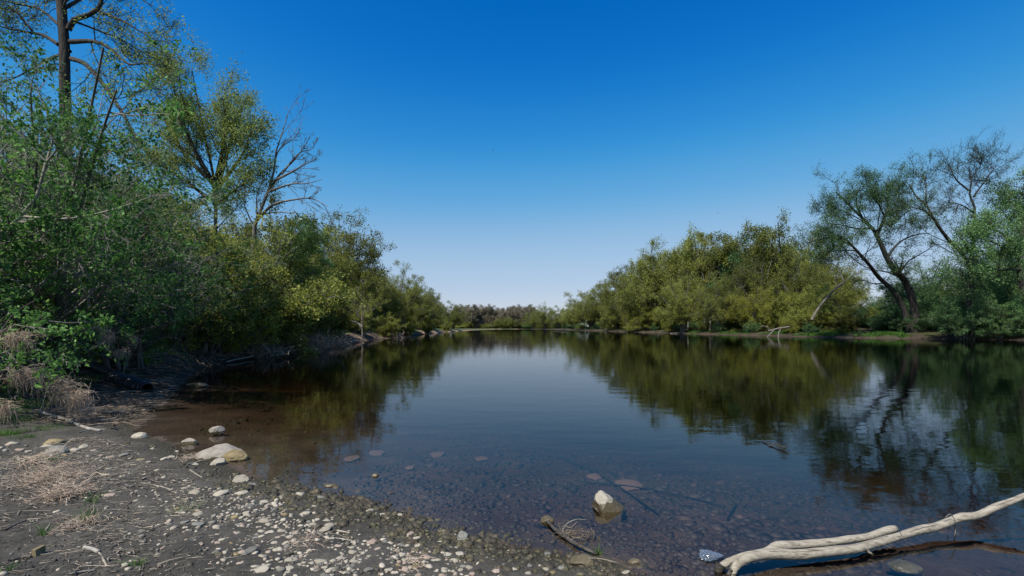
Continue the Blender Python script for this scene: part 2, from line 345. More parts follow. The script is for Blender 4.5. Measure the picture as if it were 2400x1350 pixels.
tag(mesh_obj('river_water', V, [(0,3,2,1),(4,5,6,7),(0,1,5,4),(1,2,6,5),(2,3,7,6),(3,0,4,7)], m, smooth=False), kind='structure')
# ------------------------------------------------------------------ stones
def ico(sub):
    import bmesh
    bm = bmesh.new(); bmesh.ops.create_icosphere(bm, subdivisions=sub, radius=1.0)
    V = np.array([v.co[:] for v in bm.verts]); Fa = np.array([[v.index for v in f.verts] for f in bm.faces]); bm.free(); return V, Fa
I0 = (np.array([(1,0,0),(-1,0,0),(0,1,0),(0,-1,0),(0,0,1),(0,0,-1)], float), np.array([(0,2,4),(2,1,4),(1,3,4),(3,0,4),(2,0,5),(1,2,5),(3,1,5),(0,3,5)]))
I1, I2, I3, I4 = ico(1), ico(2), ico(3), ico(5)
def rock_verts(base, seed, amp=0.25, cuts=5, sq=(1, 0.8, 0.5), fine=0.03):
    r = np.random.default_rng(seed); V = base.copy()
    V *= (1 + amp * fbm(V[:, 0] * 1.1 + seed * 3.7, V[:, 1] * 1.1 + seed, V[:, 2] * 1.1, 2)[:, None] * 0.8)
    for _ in range(cuts):
        n = nrm(r.normal(size=3)); c = r.uniform(0.62, 0.9); s = V @ n
        k = np.maximum(s - c, 0) * 0.85; V = V - k[:, None] * n
    V *= (1 + fine * fbm(V[:, 0] * 5 + seed, V[:, 1] * 5, V[:, 2] * 5, 3)[:, None])
    return V * np.array(sq)
stone_meshes = []
tmpl = {}
for k in range(12):
    V = rock_verts(I3[0], 20 + k, 0.34, 6 + k % 5, (1, rng.uniform(0.6, 0.85), rng.uniform(0.30, 0.5)), 0.05)
    o = mesh_obj('stone', V, I3[1], M['stone_pale']); stone_meshes.append(o.data); bpy.data.objects.remove(o)
for mk in ('stone_pale', 'stone_pink', 'stone_grey', 'stone_tan', 'stone_wet', 'stone_sunken'):
    tmpl[mk] = []
    for me in stone_meshes:
        c = me.copy(); c.materials.clear(); c.materials.append(M[mk]); tmpl[mk].append(c)
taken = []
def put_stone(px, py, wpx, mk='stone_pale', label=None, group=None, sink=0.46, rz=None, name='stone', sc=None, under=False, cat='stone'):
    p = G(px, py); s = wpx / F * p[1] / 2
    me = random.choice(tmpl[mk]); ob = bpy.data.objects.new(name, me); C.objects.link(ob)
    ob.location = (p[0], p[1], p[2] + s * 0.48 * (1 - 2*sink)); ob.rotation_euler = (random.uniform(-.2, .2), random.uniform(-.2, .2), rz if rz is not None else random.choice([0, pi]) + random.gauss(0, 0.4))
    k = sc or (1, 1, 1); ob.scale = (s * k[0], s * k[1], s * k[2])
    tag(ob, label, cat, group); taken.append((p[0], p[1], s)); return ob
def hero_rock(name, px, py, dims, seed, mat, label, cuts=6, rz=0.0, dz=0.0, amp=0.22, base=I4, fine=0.04, onwater=False, cat='rock'):
    p = W(px, py) if onwater else G(px, py)
    V = rock_verts(base[0], seed, amp, cuts, dims, fine)
    o = mesh_obj(name, V, base[1], mat); o.location = (p[0], p[1], p[2] + dz); o.rotation_euler = (0, 0, rz)
    taken.append((p[0], p[1], dims[0])); return tag(o, label, cat)
# the pointed boulder standing in the water, shaped as in the photo: steep left side, peak at upper left, slope to the right
p = W(1433, 1198); V = I4[0].copy()
V = V * (1 + 0.10 * fbm(V[:, 0] * 1.3 + 4, V[:, 1] * 1.3, V[:, 2] * 1.3, 3)[:, None])
for n, c in (((-1, -0.25, 0.12), 0.66), ((0.62, -0.15, 0.8), 0.55), ((0.2, -1, 0.45), 0.60), ((0.9, -0.4, -0.1), 0.72), ((0.1, 1, 0.3), 0.6), ((-0.5, -0.6, 0.9), 0.72)):
    n = nrm(np.array(n, float)); s = V @ n; V = V - (np.maximum(s - c, 0) * 0.92)[:, None] * n
V = V * (1 + 0.035 * fbm(V[:, 0] * 6, V[:, 1] * 6, V[:, 2] * 6, 4)[:, None])
V[:, 0] -= 0.22 * np.maximum(V[:, 2], 0)
V = V * np.array([0.172, 0.13, 0.20]) + np.array([0, 0.06, -0.01])
o = mesh_obj('boulder', V, I4[1], M['stone_boulder']); o.location = (p[0], p[1] , -0.02)
tag(o, 'pointed boulder with pale dry top and dark wet foot standing alone in the shallow water', 'boulder')
hero_rock('boulder', 513, 1072, (0.31, 0.20, 0.16), 41, M['stone_split'], 'long smooth grey boulder at the edge of the water, largest stone on the shore', 4, 0.15, 0.01)
hero_rock('stone', 552, 1078, (0.155, 0.12, 0.10), 43, M['stone_tan'], 'yellowish rounded stone leaning against the right end of the long grey boulder', 4, -0.2, 0.03)
hero_rock('stone', 512, 1088, (0.088, 0.07, 0.062), 44, M['stone_pale'], 'small blocky stone in front of the long grey boulder', 7, 0.2, 0.02)
hero_rock('stone', 508, 1017, (0.115, 0.09, 0.085), 46, M['stone_split'], 'blocky buff stone in the water beyond the long grey boulder', 10, 0.3, 0.05, onwater=True)
hero_rock('stone', 444, 1040, (0.12, 0.08, 0.085), 48, M['stone_split'], 'pale blocky stone half sunk in the water left of the blocky buff one', 8, 0.1, 0.0, onwater=True)
hero_rock('stone', 466, 906, (0.28, 0.2, 0.10), 49, M['stone_wet'], 'flat brown stone lying in the dark water below the left bank', 5, 0.1, 0.02, onwater=True)
hero_rock('stone', 327, 1026, (0.115, 0.08, 0.06), 50, M['stone_pale'], 'pale oval stone at the water edge left of the shallows', 4, 0.0, 0.02)
hero_rock('stone', 563, 1127, (0.10, 0.08, 0.06), 52, M['stone_pale'], 'pale domed stone on the wet mud just below the long grey boulder', 5, 0.0, 0.01)
hero_rock('stone', 2122, 1328, (0.10, 0.075, 0.04), 53, M['stone_wetgrey'], 'smooth oval grey stone breaking the water below the bleached log', 3, -0.15, -0.008, onwater=True)
hero_rock('stone', 1283, 1222, (0.062, 0.05, 0.05), 54, M['stone_wet'], 'wet brown stone at the upper tip of the dark sunken stick', 5, 0.3, 0.0, onwater=True)
hero_rock('stone', 1488, 1318, (0.045, 0.035, 0.025), 55, M['stone_wet'], 'low round wet stone in the water right of the grass sprout', 4, 0, 0.0, onwater=True)
hero_rock('stone', 879, 1115, (0.042, 0.035, 0.03), 56, M['stone_wet'], 'little brown stone showing alone above the blue shallows', 4, 0, 0.0, onwater=True)
hero_rock('stone', 775, 1138, (0.065, 0.045, 0.022), 57, M['stone_wet'], 'flat brown wet stone just off the shore', 4, 0.1, 0.0, onwater=True)
hero_rock('stone', 738, 1156, (0.055, 0.045, 0.05), 58, M['stone_wet'], 'brown wet stone on the shoreline with water on its right', 6, 0.1, 0.0)
hero_rock('stone', 135, 1062, (0.15, 0.10, 0.085), 59, M['stone_grey'], 'big mossy grey stone in the row of stones below the grass', 4, 0.0, 0.01)
hero_rock('stone', 128, 1040, (0.12, 0.09, 0.07), 60, M['stone_tan'], 'yellow lichened stone behind the big mossy grey one', 5, 0.2, 0.01)
hero_rock('stone', 1085, 1262, (0.05, 0.04, 0.045), 61, M['stone_grey'], 'dark grey upright stone at the edge of the mud by the water', 4, 0.1, 0.01)
hero_rock('stone', 1363, 1322, (0.085, 0.06, 0.05), 62, M['stone_wet'], 'dark stone with pale crown under the thin bent twig', 4, 0.1, 0.01)
for sx, sy, ww, lb in ((885,1064,38,'reddish flat stone under the water, second from the left shore'), (1025,1067,36,'wedge shaped reddish stone under the blue water'), (1128,1077,30,'roundish reddish stone under water beyond the shore point'), (960,1099,24,'small oval pale stone under water near the shore'), (1392,1120,38,'square reddish stone under water beside the long sunken stick'), (1472,1139,62,'broad flat reddish slab under water beyond the pointed boulder'), (827,1077,40,'flat pinkish stone under the reflection of the left trees')):
    p = G(sx, sy); s = ww / F * p[1] / 2; ob = bpy.data.objects.new('sunken_stone', random.choice(tmpl['stone_sunken'])); C.objects.link(ob)
    ob.location = (p[0], p[1], p[2] + 0.015); ob.scale = (s, s * 1.9, s * 0.35); ob.rotation_euler = (0, 0, random.gauss(0, .3)); tag(ob, lb, 'stone')
PEB = [(88,1052,17,'g'),(152,1068,18,'t'),(98,1064,15,'p'),(205,1070,14,'p'),(236,1068,13,'k'),(60,1046,13,'g'),(120,1068,14,'p'),(232,1076,15,'p'),(2,1050,15,'p'),(140,1095,19,'p'),(18,1044,13,'k'),(165,1075,13,'g'),(305,1075,12,'p'),(330,1078,20,'t'),(348,1084,16,'p'),(362,1074,13,'p'),(415,1058,10,'p'),(30,1041,24,'p'),(48,1055,19,'k'),(68,1059,18,'p'),(13,1057,20,'g'),(112,1047,28,'p'),(173,1058,30,'p'),(193,1049,28,'p'),(217,1058,21,'k'),(262,1072,17,'k'),(290,1068,26,'g'),
 (387,1077,24,'p'),(402,1072,19,'p'),(253,1100,15,'p'),(358,1052,13,'p'),(592,1136,20,'g'),(457,1155,32,'p'),(518,1158,36,'p'),(565,1157,34,'p'),(620,1177,27,'p'),(578,1206,24,'p'),(582,1188,26,'g'),
 (702,1160,28,'p'),(673,1160,18,'p'),(617,1223,30,'p'),(553,1253,25,'k'),(520,1266,19,'p'),(506,1254,17,'p'),(715,1205,26,'p'),(745,1220,21,'p'),(765,1223,21,'p'),(762,1243,34,'p'),(773,1233,27,'p'),
 (612,1337,34,'p'),(677,1333,27,'p'),(682,1313,32,'p'),(613,1307,32,'p'),(583,1292,34,'g'),(553,1300,18,'t'),(572,1297,18,'g'),(255,1162,24,'k'),(735,1293,23,'p'),(753,1317,28,'p'),(433,1127,15,'p'),
 (435,1225,23,'g'),(467,1230,30,'g'),(370,1302,20,'p'),(1031,1271,15,'p'),(1048,1300,28,'p'),(995,1308,26,'k'),(1023,1315,26,'p'),(870,1306,22,'p'),(872,1272,28,'k'),(837,1247,16,'p'),(863,1337,27,'g'),
 (973,1327,22,'t'),(949,1335,24,'k'),(913,1336,22,'p'),(1162,1339,22,'k'),(1042,1335,19,'p'),(793,1280,19,'k'),(736,1293,23,'p'),(1280,1300,22,'g'),(938,1207,16,'p'),(895,1206,15,'p'),(1280,1335,18,'p'),
 (1318,1333,26,'g'),(1467,1343,24,'p'),(1010,1222,20,'w'),(1072,1227,15,'w'),(843,1168,14,'w'),(630,1250,24,'p'),(660,1245,22,'p'),(690,1250,20,'k'),(646,1272,22,'p'),(720,1262,20,'p'),(800,1310,24,'p'),
 (825,1295,20,'p'),(560,1232,20,'g'),(600,1262,22,'g'),(655,1290,24,'p'),(705,1340,22,'p'),(780,1335,24,'p'),(820,1330,20,'g'),(540,1275,20,'t'),(895,1300,18,'p'),(910,1320,20,'p'),(1205,1335,18,'p'),(1240,1325,18,'g'),(1100,1330,18,'p'),(1130,1315,16,'w')]
KIND = {'p': ('stone_pale', 'chalky pale'), 'k': ('stone_pink', 'pinkish'), 'g': ('stone_grey', 'grey'), 't': ('stone_tan', 'tan'), 'w': ('stone_wet', 'dark wet')}
def zone(px, py):
    if py < 1090 and px < 330: return 'in the row below the grass at the far left'
    if py < 1110: return 'on the smooth mud left of the long boulder'
    if px < 420: return 'on the litter-strewn mud at the left'
    if py < 1195 and px < 640: return 'in the upper end of the pebble spread'
    if px < 640: return 'at the inner side of the pebble spread'
    if px < 830 and py < 1260: return 'in the middle of the pebble spread by the straw wisp'
    if px < 830: return 'at the bottom of the pebble spread below the straw wisp'
    if py < 1240: return 'in the muddy rim by the water'
    if px < 1100: return 'on the dark mud where the pebble spread thins out'
    return 'on the muddy point near the sunken dark stick'
def szword(w): return 'large' if w >= 27 else 'middling' if w >= 20 else 'small' if w >= 13 else 'tiny'
for (px, py, wd, kd) in PEB:
    mk, word = KIND[kd]
    put_stone(px, py, wd, mk, f'{szword(wd)} {word} stone {zone(px, py)}', f'{word} stones {zone(px, py)}'[:60])
# random countable pebbles between them (the ones that show largest)
cand = []
r2 = random.Random(5)
def pebble_density(px, py):
    shore = np.interp(px, [330, 400, 480, 530, 590, 650, 740, 800, 930, 1050, 1200, 1440, 1500], [1020, 1040, 1075, 1095, 1122, 1137, 1152, 1177, 1207, 1242, 1287, 1312, 1350])
    t = py - shore
    if t < 4: return 0
    core = math.exp(-((px - (640 + (py - 1200) * 0.9)) / 190.0) ** 2) * min(1, max(0, (py - 1120) / 60))
    return 0.06 + core + 0.25 * (px > 900) * (t > 25)
while len(cand) < 230:
    px, py = r2.uniform(330, 1500), r2.uniform(1040, 1350)
    if r2.random() < pebble_density(px, py):
        wd = min(26, 8 + r2.expovariate(1 / 4.5)) * (0.75 + 0.5 * (py - 1040) / 310); p = G(px, py); s = wd / F * p[1] / 2
        if all((p[0]-a)**2 + (p[1]-b)**2 > (0.75 * (s + c))**2 for a, b, c in taken):
            kd = r2.choices('pkgtw', [6, 1.5, 1.8, .5, .6])[0]; mk, word = KIND[kd]
            put_stone(px, py, wd, mk, f'{szword(wd)} {word} stone {zone(px, py)}', f'{word} stones {zone(px, py)}'[:60]); cand.append(1)
# crowds of small stones as one mass each
def stone_mass(name, X, Y, Sz, cols, base, label, mat, lift=0.2, flat=(0.35, 0.6)):
    n = len(X); Vb, Fb = base; nv = len(Vb)
    Z = ground(X, Y)
    out = np.empty((n, nv, 3), np.float32); a = rng.uniform(0, 2*pi, n)
    sx = Sz * rng.uniform(0.8, 1.2, n); sy = Sz * rng.uniform(0.55, 0.9, n); sz = Sz * rng.uniform(*flat, n)
    jit = 1 + 0.16 * rng.normal(size=(n, nv, 1)) * (0.6 if nv > 12 else 1)
    B = Vb[None] * jit
    bx, by, bz = B[..., 0] * sx[:, None], B[..., 1] * sy[:, None], B[..., 2] * sz[:, None]
    out[..., 0] = bx * np.cos(a)[:, None] - by * np.sin(a)[:, None] + X[:, None]
    out[..., 1] = bx * np.sin(a)[:, None] + by * np.cos(a)[:, None] + Y[:, None]
    out[..., 2] = bz + (Z + sz * lift)[:, None]
    Fs = (Fb[None] + (np.arange(n) * nv)[:, None, None]).reshape(-1, Fb.shape[1])
    return tag(mesh_obj(name, out, Fs, mat, attr={'col': np.repeat(cols, nv, 0)}), label, 'stones', kind='stuff')
def colmix(n, pal, pw, j=0.2):
    c = np.array(pal)[rng.choice(len(pal), n, p=np.array(pw) / sum(pw))]; return c * rng.uniform(1 - j, 1 + j, (n, 1))
# shore pebbles (too small and many to count)
n = 36000; X = rng.uniform(-6, 2.5, n * 3); Y = rng.uniform(2.3, 7.4, n * 3); dl_, _ = dist(X, Y)
PX = 1200 + X / Y * F; PY = HZ + H / Y * F
core = np.exp(-((PX - (660 + (PY - 1200) * 0.9)) / 210.) ** 2) * np.clip((PY - 1110) / 60, 0, 1)
rim = np.exp(-((dl_ + 0.25) / 0.30) ** 2)
prob = np.where(dl_ < -0.02, 0.05 + 0.8 * core + 0.35 * (PX > 880) , 0.0) * (0.55 + 0.5 * vn(X * 2, Y * 2))
keep = rng.random(len(X)) < prob * 0.62
X, Y, d_ = X[keep], Y[keep], dl_[keep]
pass
c = colmix(len(X), [(0.334, 0.296, 0.236), (0.258, 0.205, 0.160), (0.137, 0.129, 0.110), (0.076, 0.068, 0.053)], [5, 1.2, 2, 2.2])
wet = (d_ > -0.35 - 0.2 * rng.random(len(X))); c[wet] = np.array([0.085, 0.075, 0.045]) * rng.uniform(0.6, 1.3, (wet.sum(), 1))
stone_mass('pebbles', X, Y, np.clip(rng.lognormal(math.log(0.0135), 0.5, len(X)), 0.005, 0.036), c, I1, 'small pale pebbles bedded in the dark mud of the near shore', M['pebble'])
n = 120000; Y = 2.4 + 5.5 * rng.random(n); X = rng.uniform(-6.5, 1.0, n); dl_, _ = dist(X, Y)
k = (dl_ < -.1) & (rng.random(n) < .42 * np.clip(.55 + 1.1 * vn(X * 2.2, Y * 2.2, 8), 0, 1)); X, Y = X[k], Y[k]; pass
stone_mass('mud_crumbs', X, Y, np.clip(rng.lognormal(math.log(.007), .5, len(X)), .003, .022), colmix(len(X), [(.062, .058, .050), (.042, .039, .034), (.16, .15, .125)], [5, 3, .8], .2), I0, 'crumbly clods of dried mud on the near shore', M['pebble'], 0.1, (0.4, 0.8))
# muddy rim stones, olive brown
X = rng.uniform(-4.3, 1.6, 26000); Y = rng.uniform(2.4, 6.3, 26000); dl_, _ = dist(X, Y)
k = rng.random(26000) < np.exp(-((dl_ + 0.10) / 0.30) ** 2) * 0.75 * (0.6 + 0.5 * vn(X * 3, Y * 3, 4)) * np.clip((5.6 - Y) / 1.0, .12, 1); X, Y = X[k], Y[k]
pass
c = colmix(len(X), [(0.042, 0.036, 0.023), (0.034, 0.033, 0.02), (0.058, 0.047, 0.030)], [4, 2, 2], 0.3)
stone_mass('mud_stones', X, Y, np.clip(rng.lognormal(math.log(0.020), 0.45, len(X)), 0.008, 0.055), c, I2, 'mud-coated brown stones packed along the water line', M['wetstone'], -0.1, (0.4, 0.8))
# river bed cobbles seen through the water
n = 34000; Y = 2.6 + rng.random(n) ** 1.3 * 8; X = rng.uniform(-5.5, 9.5, n) ; k = np.abs(X) < Y * 1.15 + 0.5; X, Y = X[k], Y[k]
dl_, _ = dist(X, Y); k = (dl_ > -0.05) & (rng.random(len(X)) < 0.75 * (5.5 / np.maximum(Y, 4)) ** 1.2 * np.where(X < -1.8, .25, 1) * np.clip(.55 + .9 * fbm(X * .6, Y * .6, 4, 3), .08, 1)); X, Y, dl_ = X[k], Y[k], dl_[k]
pass
c = colmix(len(X), [(0.040, 0.032, 0.026), (0.052, 0.041, 0.034), (0.078, 0.055, 0.045), (0.030, 0.026, 0.022)], [6, 2, 0.35, 3], 0.15)
stone_mass('river_bed_cobbles', X, Y, np.minimum(np.clip(rng.lognormal(math.log(0.032), 0.5, len(X)), 0.012, 0.095), 0.02 + .05 * np.maximum(dl_, 0)), c, I1, 'brown cobbles covering the river bed under the clear shallows', M['wetstone'], 0.0, (0.2, 0.45))
# ------------------------------------------------------------------ plants: growing machinery
def grow(p, d, L_, r0, r1, nseg, wig, up, R, drift=None):
    pts = [p]; d = nrm(d); st = (L_ / nseg)[:, None]
    for s in range(nseg):
        d = nrm(d + wig * R.normal(size=d.shape) + np.array([0, 0, up]) + (0 if drift is None else np.array(drift)))
        p = p + d * st; pts.append(p)
    pts = np.stack(pts, 1); t = np.linspace(0, 1, nseg + 1)[None, :]
    return pts, r0[:, None] * (1 - t) + r1[:, None] * t
def kids(pts, rad, n, tmin, tmax, ang, asd, lr, R, lfall=0.5, rr=0.55, minr=0.004):
    N_, K, _ = pts.shape; n_i = np.repeat(np.arange(N_), n)
    t = R.uniform(tmin, tmax, len(n_i)); f = t * (K - 1); i0 = np.minimum(f.astype(int), K - 2); fr_ = (f - i0)[:, None]
    a, b = pts[n_i, i0], pts[n_i, i0 + 1]; p = a + (b - a) * fr_; tg = nrm(b - a)
    rp = rad[n_i, i0] * (1 - fr_[:, 0]) + rad[n_i, i0 + 1] * fr_[:, 0]
    rv = R.normal(size=tg.shape); pr = nrm(np.cross(tg, rv)); an = np.abs(R.normal(ang, asd, len(n_i)))[:, None]
    d = tg * np.cos(an) + pr * np.sin(an)
    plen = np.linalg.norm(np.diff(pts, axis=1), axis=2).sum(1)[n_i]
    L_ = plen * lr * (1 - lfall * t) * R.uniform(0.6, 1.25, len(n_i))
    return p, d, L_, np.maximum(rp * rr, minr)
def leaves(pts, per, size, spread, R, tmin=0.15, droop=0.0, aspect=0.42, tonebias=0.0, ext=0.15):
    N_, K, _ = pts.shape; n_i = np.repeat(np.arange(N_), per); n = len(n_i)
    t = R.uniform(tmin, 1 + ext, n); f = np.minimum(t, 1) * (K - 1); i0 = np.minimum(f.astype(int), K - 2); fr_ = (f - i0)[:, None]
    c = pts[n_i, i0] * (1 - fr_) + pts[n_i, i0 + 1] * fr_ + R.normal(size=(n, 3)) * spread
    a = R.normal(size=(n, 3)); a[:, 2] -= droop; a = nrm(a + 0.6 * nrm(pts[n_i, i0 + 1] - pts[n_i, i0])); b = nrm(np.cross(a, R.normal(size=(n, 3))))
    s = (size * R.uniform(0.6, 1.35, n))[:, None]; nn = np.cross(a, b)
    V = np.stack([c, c + a * s * 0.5 + b * s * aspect, c + a * s + nn * s * 0.12, c + a * s * 0.5 - b * s * aspect], 1)
    q = np.arange(n * 4).reshape(-1, 4)
    clump = vn(c[:, 0] * 0.9, c[:, 1] * 0.9, c[:, 2] * 0.9)
    tone = np.clip(0.45 + tonebias + 0.22 * clump + 0.2 * R.normal(size=n), 0, 1)
    return V.reshape(-1, 3), q, np.repeat(tone, 4)
def build_plant(name, limbs, levels, leaf, bark, leafmat, seed, twigmat=None, trunk_sides=8, at0=(0, 0, 0)):
    """limbs: list of (points, r0, r1). levels: list of dicts. the last level carries the leaves."""
    R = np.random.default_rng(seed); root = empty(name, at0); K = 13
    P0 = np.stack([resample(l[0], K) for l in limbs]) - np.array(at0)[None, None]
    tt = np.linspace(0, 1, K)[None]
    R0 = np.array([l[1] for l in limbs])[:, None] * (1 - tt) + np.array([l[2] for l in limbs])[:, None] * tt
    th = [tubes(P0, R0, trunk_sides)]; br = []; lastp = None
    pp, rr_ = P0, R0
    for li, lv in enumerate(levels):
        p, d, L_, r_ = kids(pp, rr_, lv['n'], lv.get('t0', 0.3), lv.get('t1', 1.0), lv.get('ang', 0.8), lv.get('asd', 0.25), lv['lr'], R, lv.get('fall', 0.5), lv.get('rr', 0.55), lv.get('minr', 0.004))
        if 'lmin' in lv: L_ = np.maximum(L_, lv['lmin'] * R.uniform(.7, 1.2, len(L_)))
        if 'cap' in lv: L_ = np.minimum(L_, lv['cap'] * R.uniform(.7, 1.1, len(L_)))
        pts, rad = grow(p, d, L_, r_, r_ * 0.35, lv.get('seg', 5), lv.get('wig', 0.15), lv.get('up', 0.05), R, lv.get('drift'))
        (th if li == 0 and lv.get('thick', True) else br).append(ribbons(pts, rad) if leaf and li == len(levels) - 1 else tubes(pts, rad, (5 if lv.get('thick', True) else 4) if li == 0 else 3))
        if lv.get('leafy'): 
            pass
        pp, rr_ = pts, rad
    if leaf:
        V, q_, tn = leaves(pp, leaf['per'], leaf['size'], leaf['spread'], R, leaf.get('t0', 0.1), leaf.get('droop', 0), leaf.get('aspect', 0.42), leaf.get('bias', 0))
    V1, q1 = merge(th); mesh_obj('trunk', V1, q1, M[bark], root)
    if br: V2, q2 = merge(br); mesh_obj('branches', V2, q2, M[twigmat or bark], root)
    if leaf: mesh_obj('crown', V, q_, M[leafmat], root, smooth=False, attr={'tone': tn})
    return root
def loc_pts(pl): return [np.array(p, float) for p in pl]
# ---- templates (origin at the foot, ~1:1 metres) ----
def tmpl_willow(seed, h=15, spread=5, mat='leaf_willow', per=5, size=0.17):
    R = np.random.default_rng(seed); limbs = []
    nl = 5
    for k in range(nl):
        a = k / nl * 2 * pi + R.uniform(-.5, .5); s = spread * R.uniform(0.5, 1.0); hh = h * R.uniform(0.62, 0.9)
        limbs.append((loc_pts([(0, 0, -0.3), (0.15*s*math.cos(a), 0.15*s*math.sin(a), h*0.16), (0.5*s*math.cos(a+.2), 0.5*s*math.sin(a+.2), hh*0.55), (s*0.9*math.cos(a), s*0.9*math.sin(a), hh)]), 0.20 * R.uniform(.7, 1.1), 0.05))
    return build_plant('willow_tree', limbs, [dict(n=10, lr=0.50, ang=0.85, t0=0.18, up=0.08, wig=0.16, rr=0.45, fall=.6), dict(n=9, lr=0.48, ang=0.75, t0=0.15, up=0.05, wig=0.2, seg=4, rr=0.45, minr=0.012), dict(n=7, lr=0.55, ang=0.7, t0=0.1, up=0.0, wig=0.2, seg=3, rr=0.5, minr=0.008)],
        dict(per=per, size=size, spread=0.22, droop=0.4), 'bark_grey', mat, seed)
def tmpl_round(seed, h=15, rad=6.5, mat='leaf_willow', per=7, size=0.15, bark='bark_grey', low=0.1, nl=16, irr=0.18):
    R = np.random.default_rng(seed); limbs = []
    for k in range(nl):
        a = k * 2.39996 + R.uniform(-.3, .3); el = math.asin(min(1, low + (1 - low) * ((k + .5) / nl))) ; q = R.uniform(1 - irr, 1 + irr * .5)
        ex, ez = rad * math.cos(el) * q, 0.20 * h + 0.72 * h * math.sin(el) * q
        c_, s_ = math.cos(a), math.sin(a)
        limbs.append((loc_pts([(R.uniform(-.5, .5), R.uniform(-.5, .5), -0.3), (0.12*ex*c_, 0.12*ex*s_, h*0.14), (0.5*ex*c_ + R.normal()*.4, 0.5*ex*s_ + R.normal()*.4, h*.12 + ez*0.5), (ex*c_, ex*s_, ez)]), 0.17 * R.uniform(.7, 1.1), 0.04))
    return build_plant('willow_tree', limbs, [dict(n=11, lr=0.34, ang=0.8, asd=.3, t0=0.3, up=0.05, wig=0.18, rr=0.4, lmin=1.8, cap=3.0, thick=False), dict(n=8, lr=0.5, ang=0.8, t0=0.15, up=0.04, wig=0.22, seg=4, rr=0.45, lmin=1.0, cap=1.7, minr=0.012), dict(n=5, lr=0.55, ang=0.7, t0=0.1, up=-.02, wig=0.2, seg=2, rr=0.5, lmin=.55, cap=1.0, minr=0.008)],
        dict(per=per, size=size, spread=0.17, droop=0.3), bark, mat, seed)
def tmpl_bush(seed, h=6, spread=3.2, mat='leaf_olive', per=7, size=0.11, nl=15, drift=None, bark='bark_grey', cap=9, up=0.03, droop=0.2, n2=7):
    R = np.random.default_rng(seed); limbs = []
    for k in range(nl):
        a = k / nl * 2 * pi + R.uniform(-.4, .4); s = spread * R.uniform(0.25, 1.0); hh = h * (0.12 + 0.78 * R.uniform(0, 1) ** .7) * (1 - 0.25 * (s / spread))
        limbs.append((loc_pts([(0.15*s*math.cos(a), 0.15*s*math.sin(a), -0.2), (0.4*s*math.cos(a), 0.4*s*math.sin(a), hh*0.45), (s*0.8*math.cos(a+.2), s*0.8*math.sin(a+.2), hh*0.85), (s*math.cos(a+.3), s*math.sin(a+.3), hh)]), 0.05 * R.uniform(.6, 1.2), 0.015))
    return build_plant('riverside_bush', limbs, [dict(n=9, lr=0.46, ang=0.8, t0=0.08, up=up, wig=0.16, rr=0.55, minr=0.008, lmin=1.1, thick=False), dict(n=n2, lr=0.48, ang=0.7, t0=0.1, up=up, wig=0.2, seg=4, rr=0.5, minr=0.005), dict(n=3, lr=0.5, ang=0.6, t0=0.1, seg=3, wig=.2, minr=0.004)],
        dict(per=per, size=size, spread=0.09, droop=droop), bark, mat, seed, trunk_sides=6)
def tmpl_bare(seed, h=12):
    R = np.random.default_rng(seed)
    limbs = [(loc_pts([(0,0,-.3),(0.1,0,h*.3),(-.1,.1,h*.6),(0.2,0,h)]), 0.16, 0.03)] + [(loc_pts([(0,0,h*.15),(0.8*math.cos(a),.8*math.sin(a),h*.4),(1.8*math.cos(a),1.8*math.sin(a),h*.85)]), 0.10, 0.02) for a in R.uniform(0, 6.28, 3)]
    return build_plant('bare_tree', limbs, [dict(n=16, lr=0.42, ang=0.7, t0=.12, up=.08, wig=.12, rr=.5, minr=0.04), dict(n=10, lr=.5, ang=.6, t0=.1, up=.05, seg=3, rr=.5, minr=0.035), dict(n=6, lr=.55, ang=.5, seg=2, minr=0.03)],
        dict(per=2, size=0.3, spread=0.3), 'twig_brown', 'leaf_brown', seed)
def use(first, used, loc, rz, sc, label, cat='tree', group=None, name=None):
    k = id(first)
    if k not in used:
        used.add(k); o = first; o.location = [float(v) for v in loc]; o.rotation_euler = (0, 0, rz); o.scale = (sc, sc, sc) if np.isscalar(sc) else sc
    else: o = copy_tree(first, loc, rz, sc)
    if 'group' in o: del o['group']
    return tag(o, label, cat, group)
used = set()
# ------------------------------------------------------------------ right bank, far to near
WT = [tmpl_willow(s, 15, sp, mt, pr, sz) for s, sp, mt, pr, sz in ((104, 5.0, 'leaf_willow', 7, .16), (105, 4.0, 'leaf_green', 10, .17))]
RT = [tmpl_round(601, 15, 6.5, 'leaf_willow'), tmpl_round(602, 15, 5.2, 'leaf_olive', 7, .15), tmpl_round(603, 15, 7.5, 'leaf_willow', 8, .14), tmpl_round(604, 15, 5.8, 'leaf_green', 5, .14, 'bark_dark', irr=.3)]
BT = [tmpl_bush(201, 6, 3.4, 'leaf_olive', 13, .078), tmpl_bush(202, 6, 3.6, 'leaf_yellow', 11, .075), tmpl_bush(203, 6, 3.0, 'leaf_willow', 13, .075), tmpl_bush(204, 6, 3.4, 'leaf_green', 11, .08)]
BB = [tmpl_bare(301), tmpl_bare(302, 12)]
def height_of(root):
    me = [c for c in root.children if c.name.startswith('crown')][0].data
    co = np.empty(len(me.vertices) * 3, np.float32); me.vertices.foreach_get('co', co); return float(np.percentile(co.reshape(-1, 3)[:, 2], 99.5))
HT = {o.name: height_of(o) for o in WT + RT + BT + BB}
HTn = {id(o): HT[o.name] for o in WT + RT + BT + BB}
def stand(tp, px, ptop, Y, label, wide=1.0, cat='tree', group=None, rz=None):
    X = (px - 1200) / F * Y; z = max(g1(X, Y), 0.0) - 0.05
    top = H + (HZ - ptop) / F * Y; s = (top - z) / HTn[id(tp)]
    return use(tp, used, (X, Y, z), random.uniform(0, 6.28) if rz is None else rz, (s * wide, s * wide, s), label, cat, group)
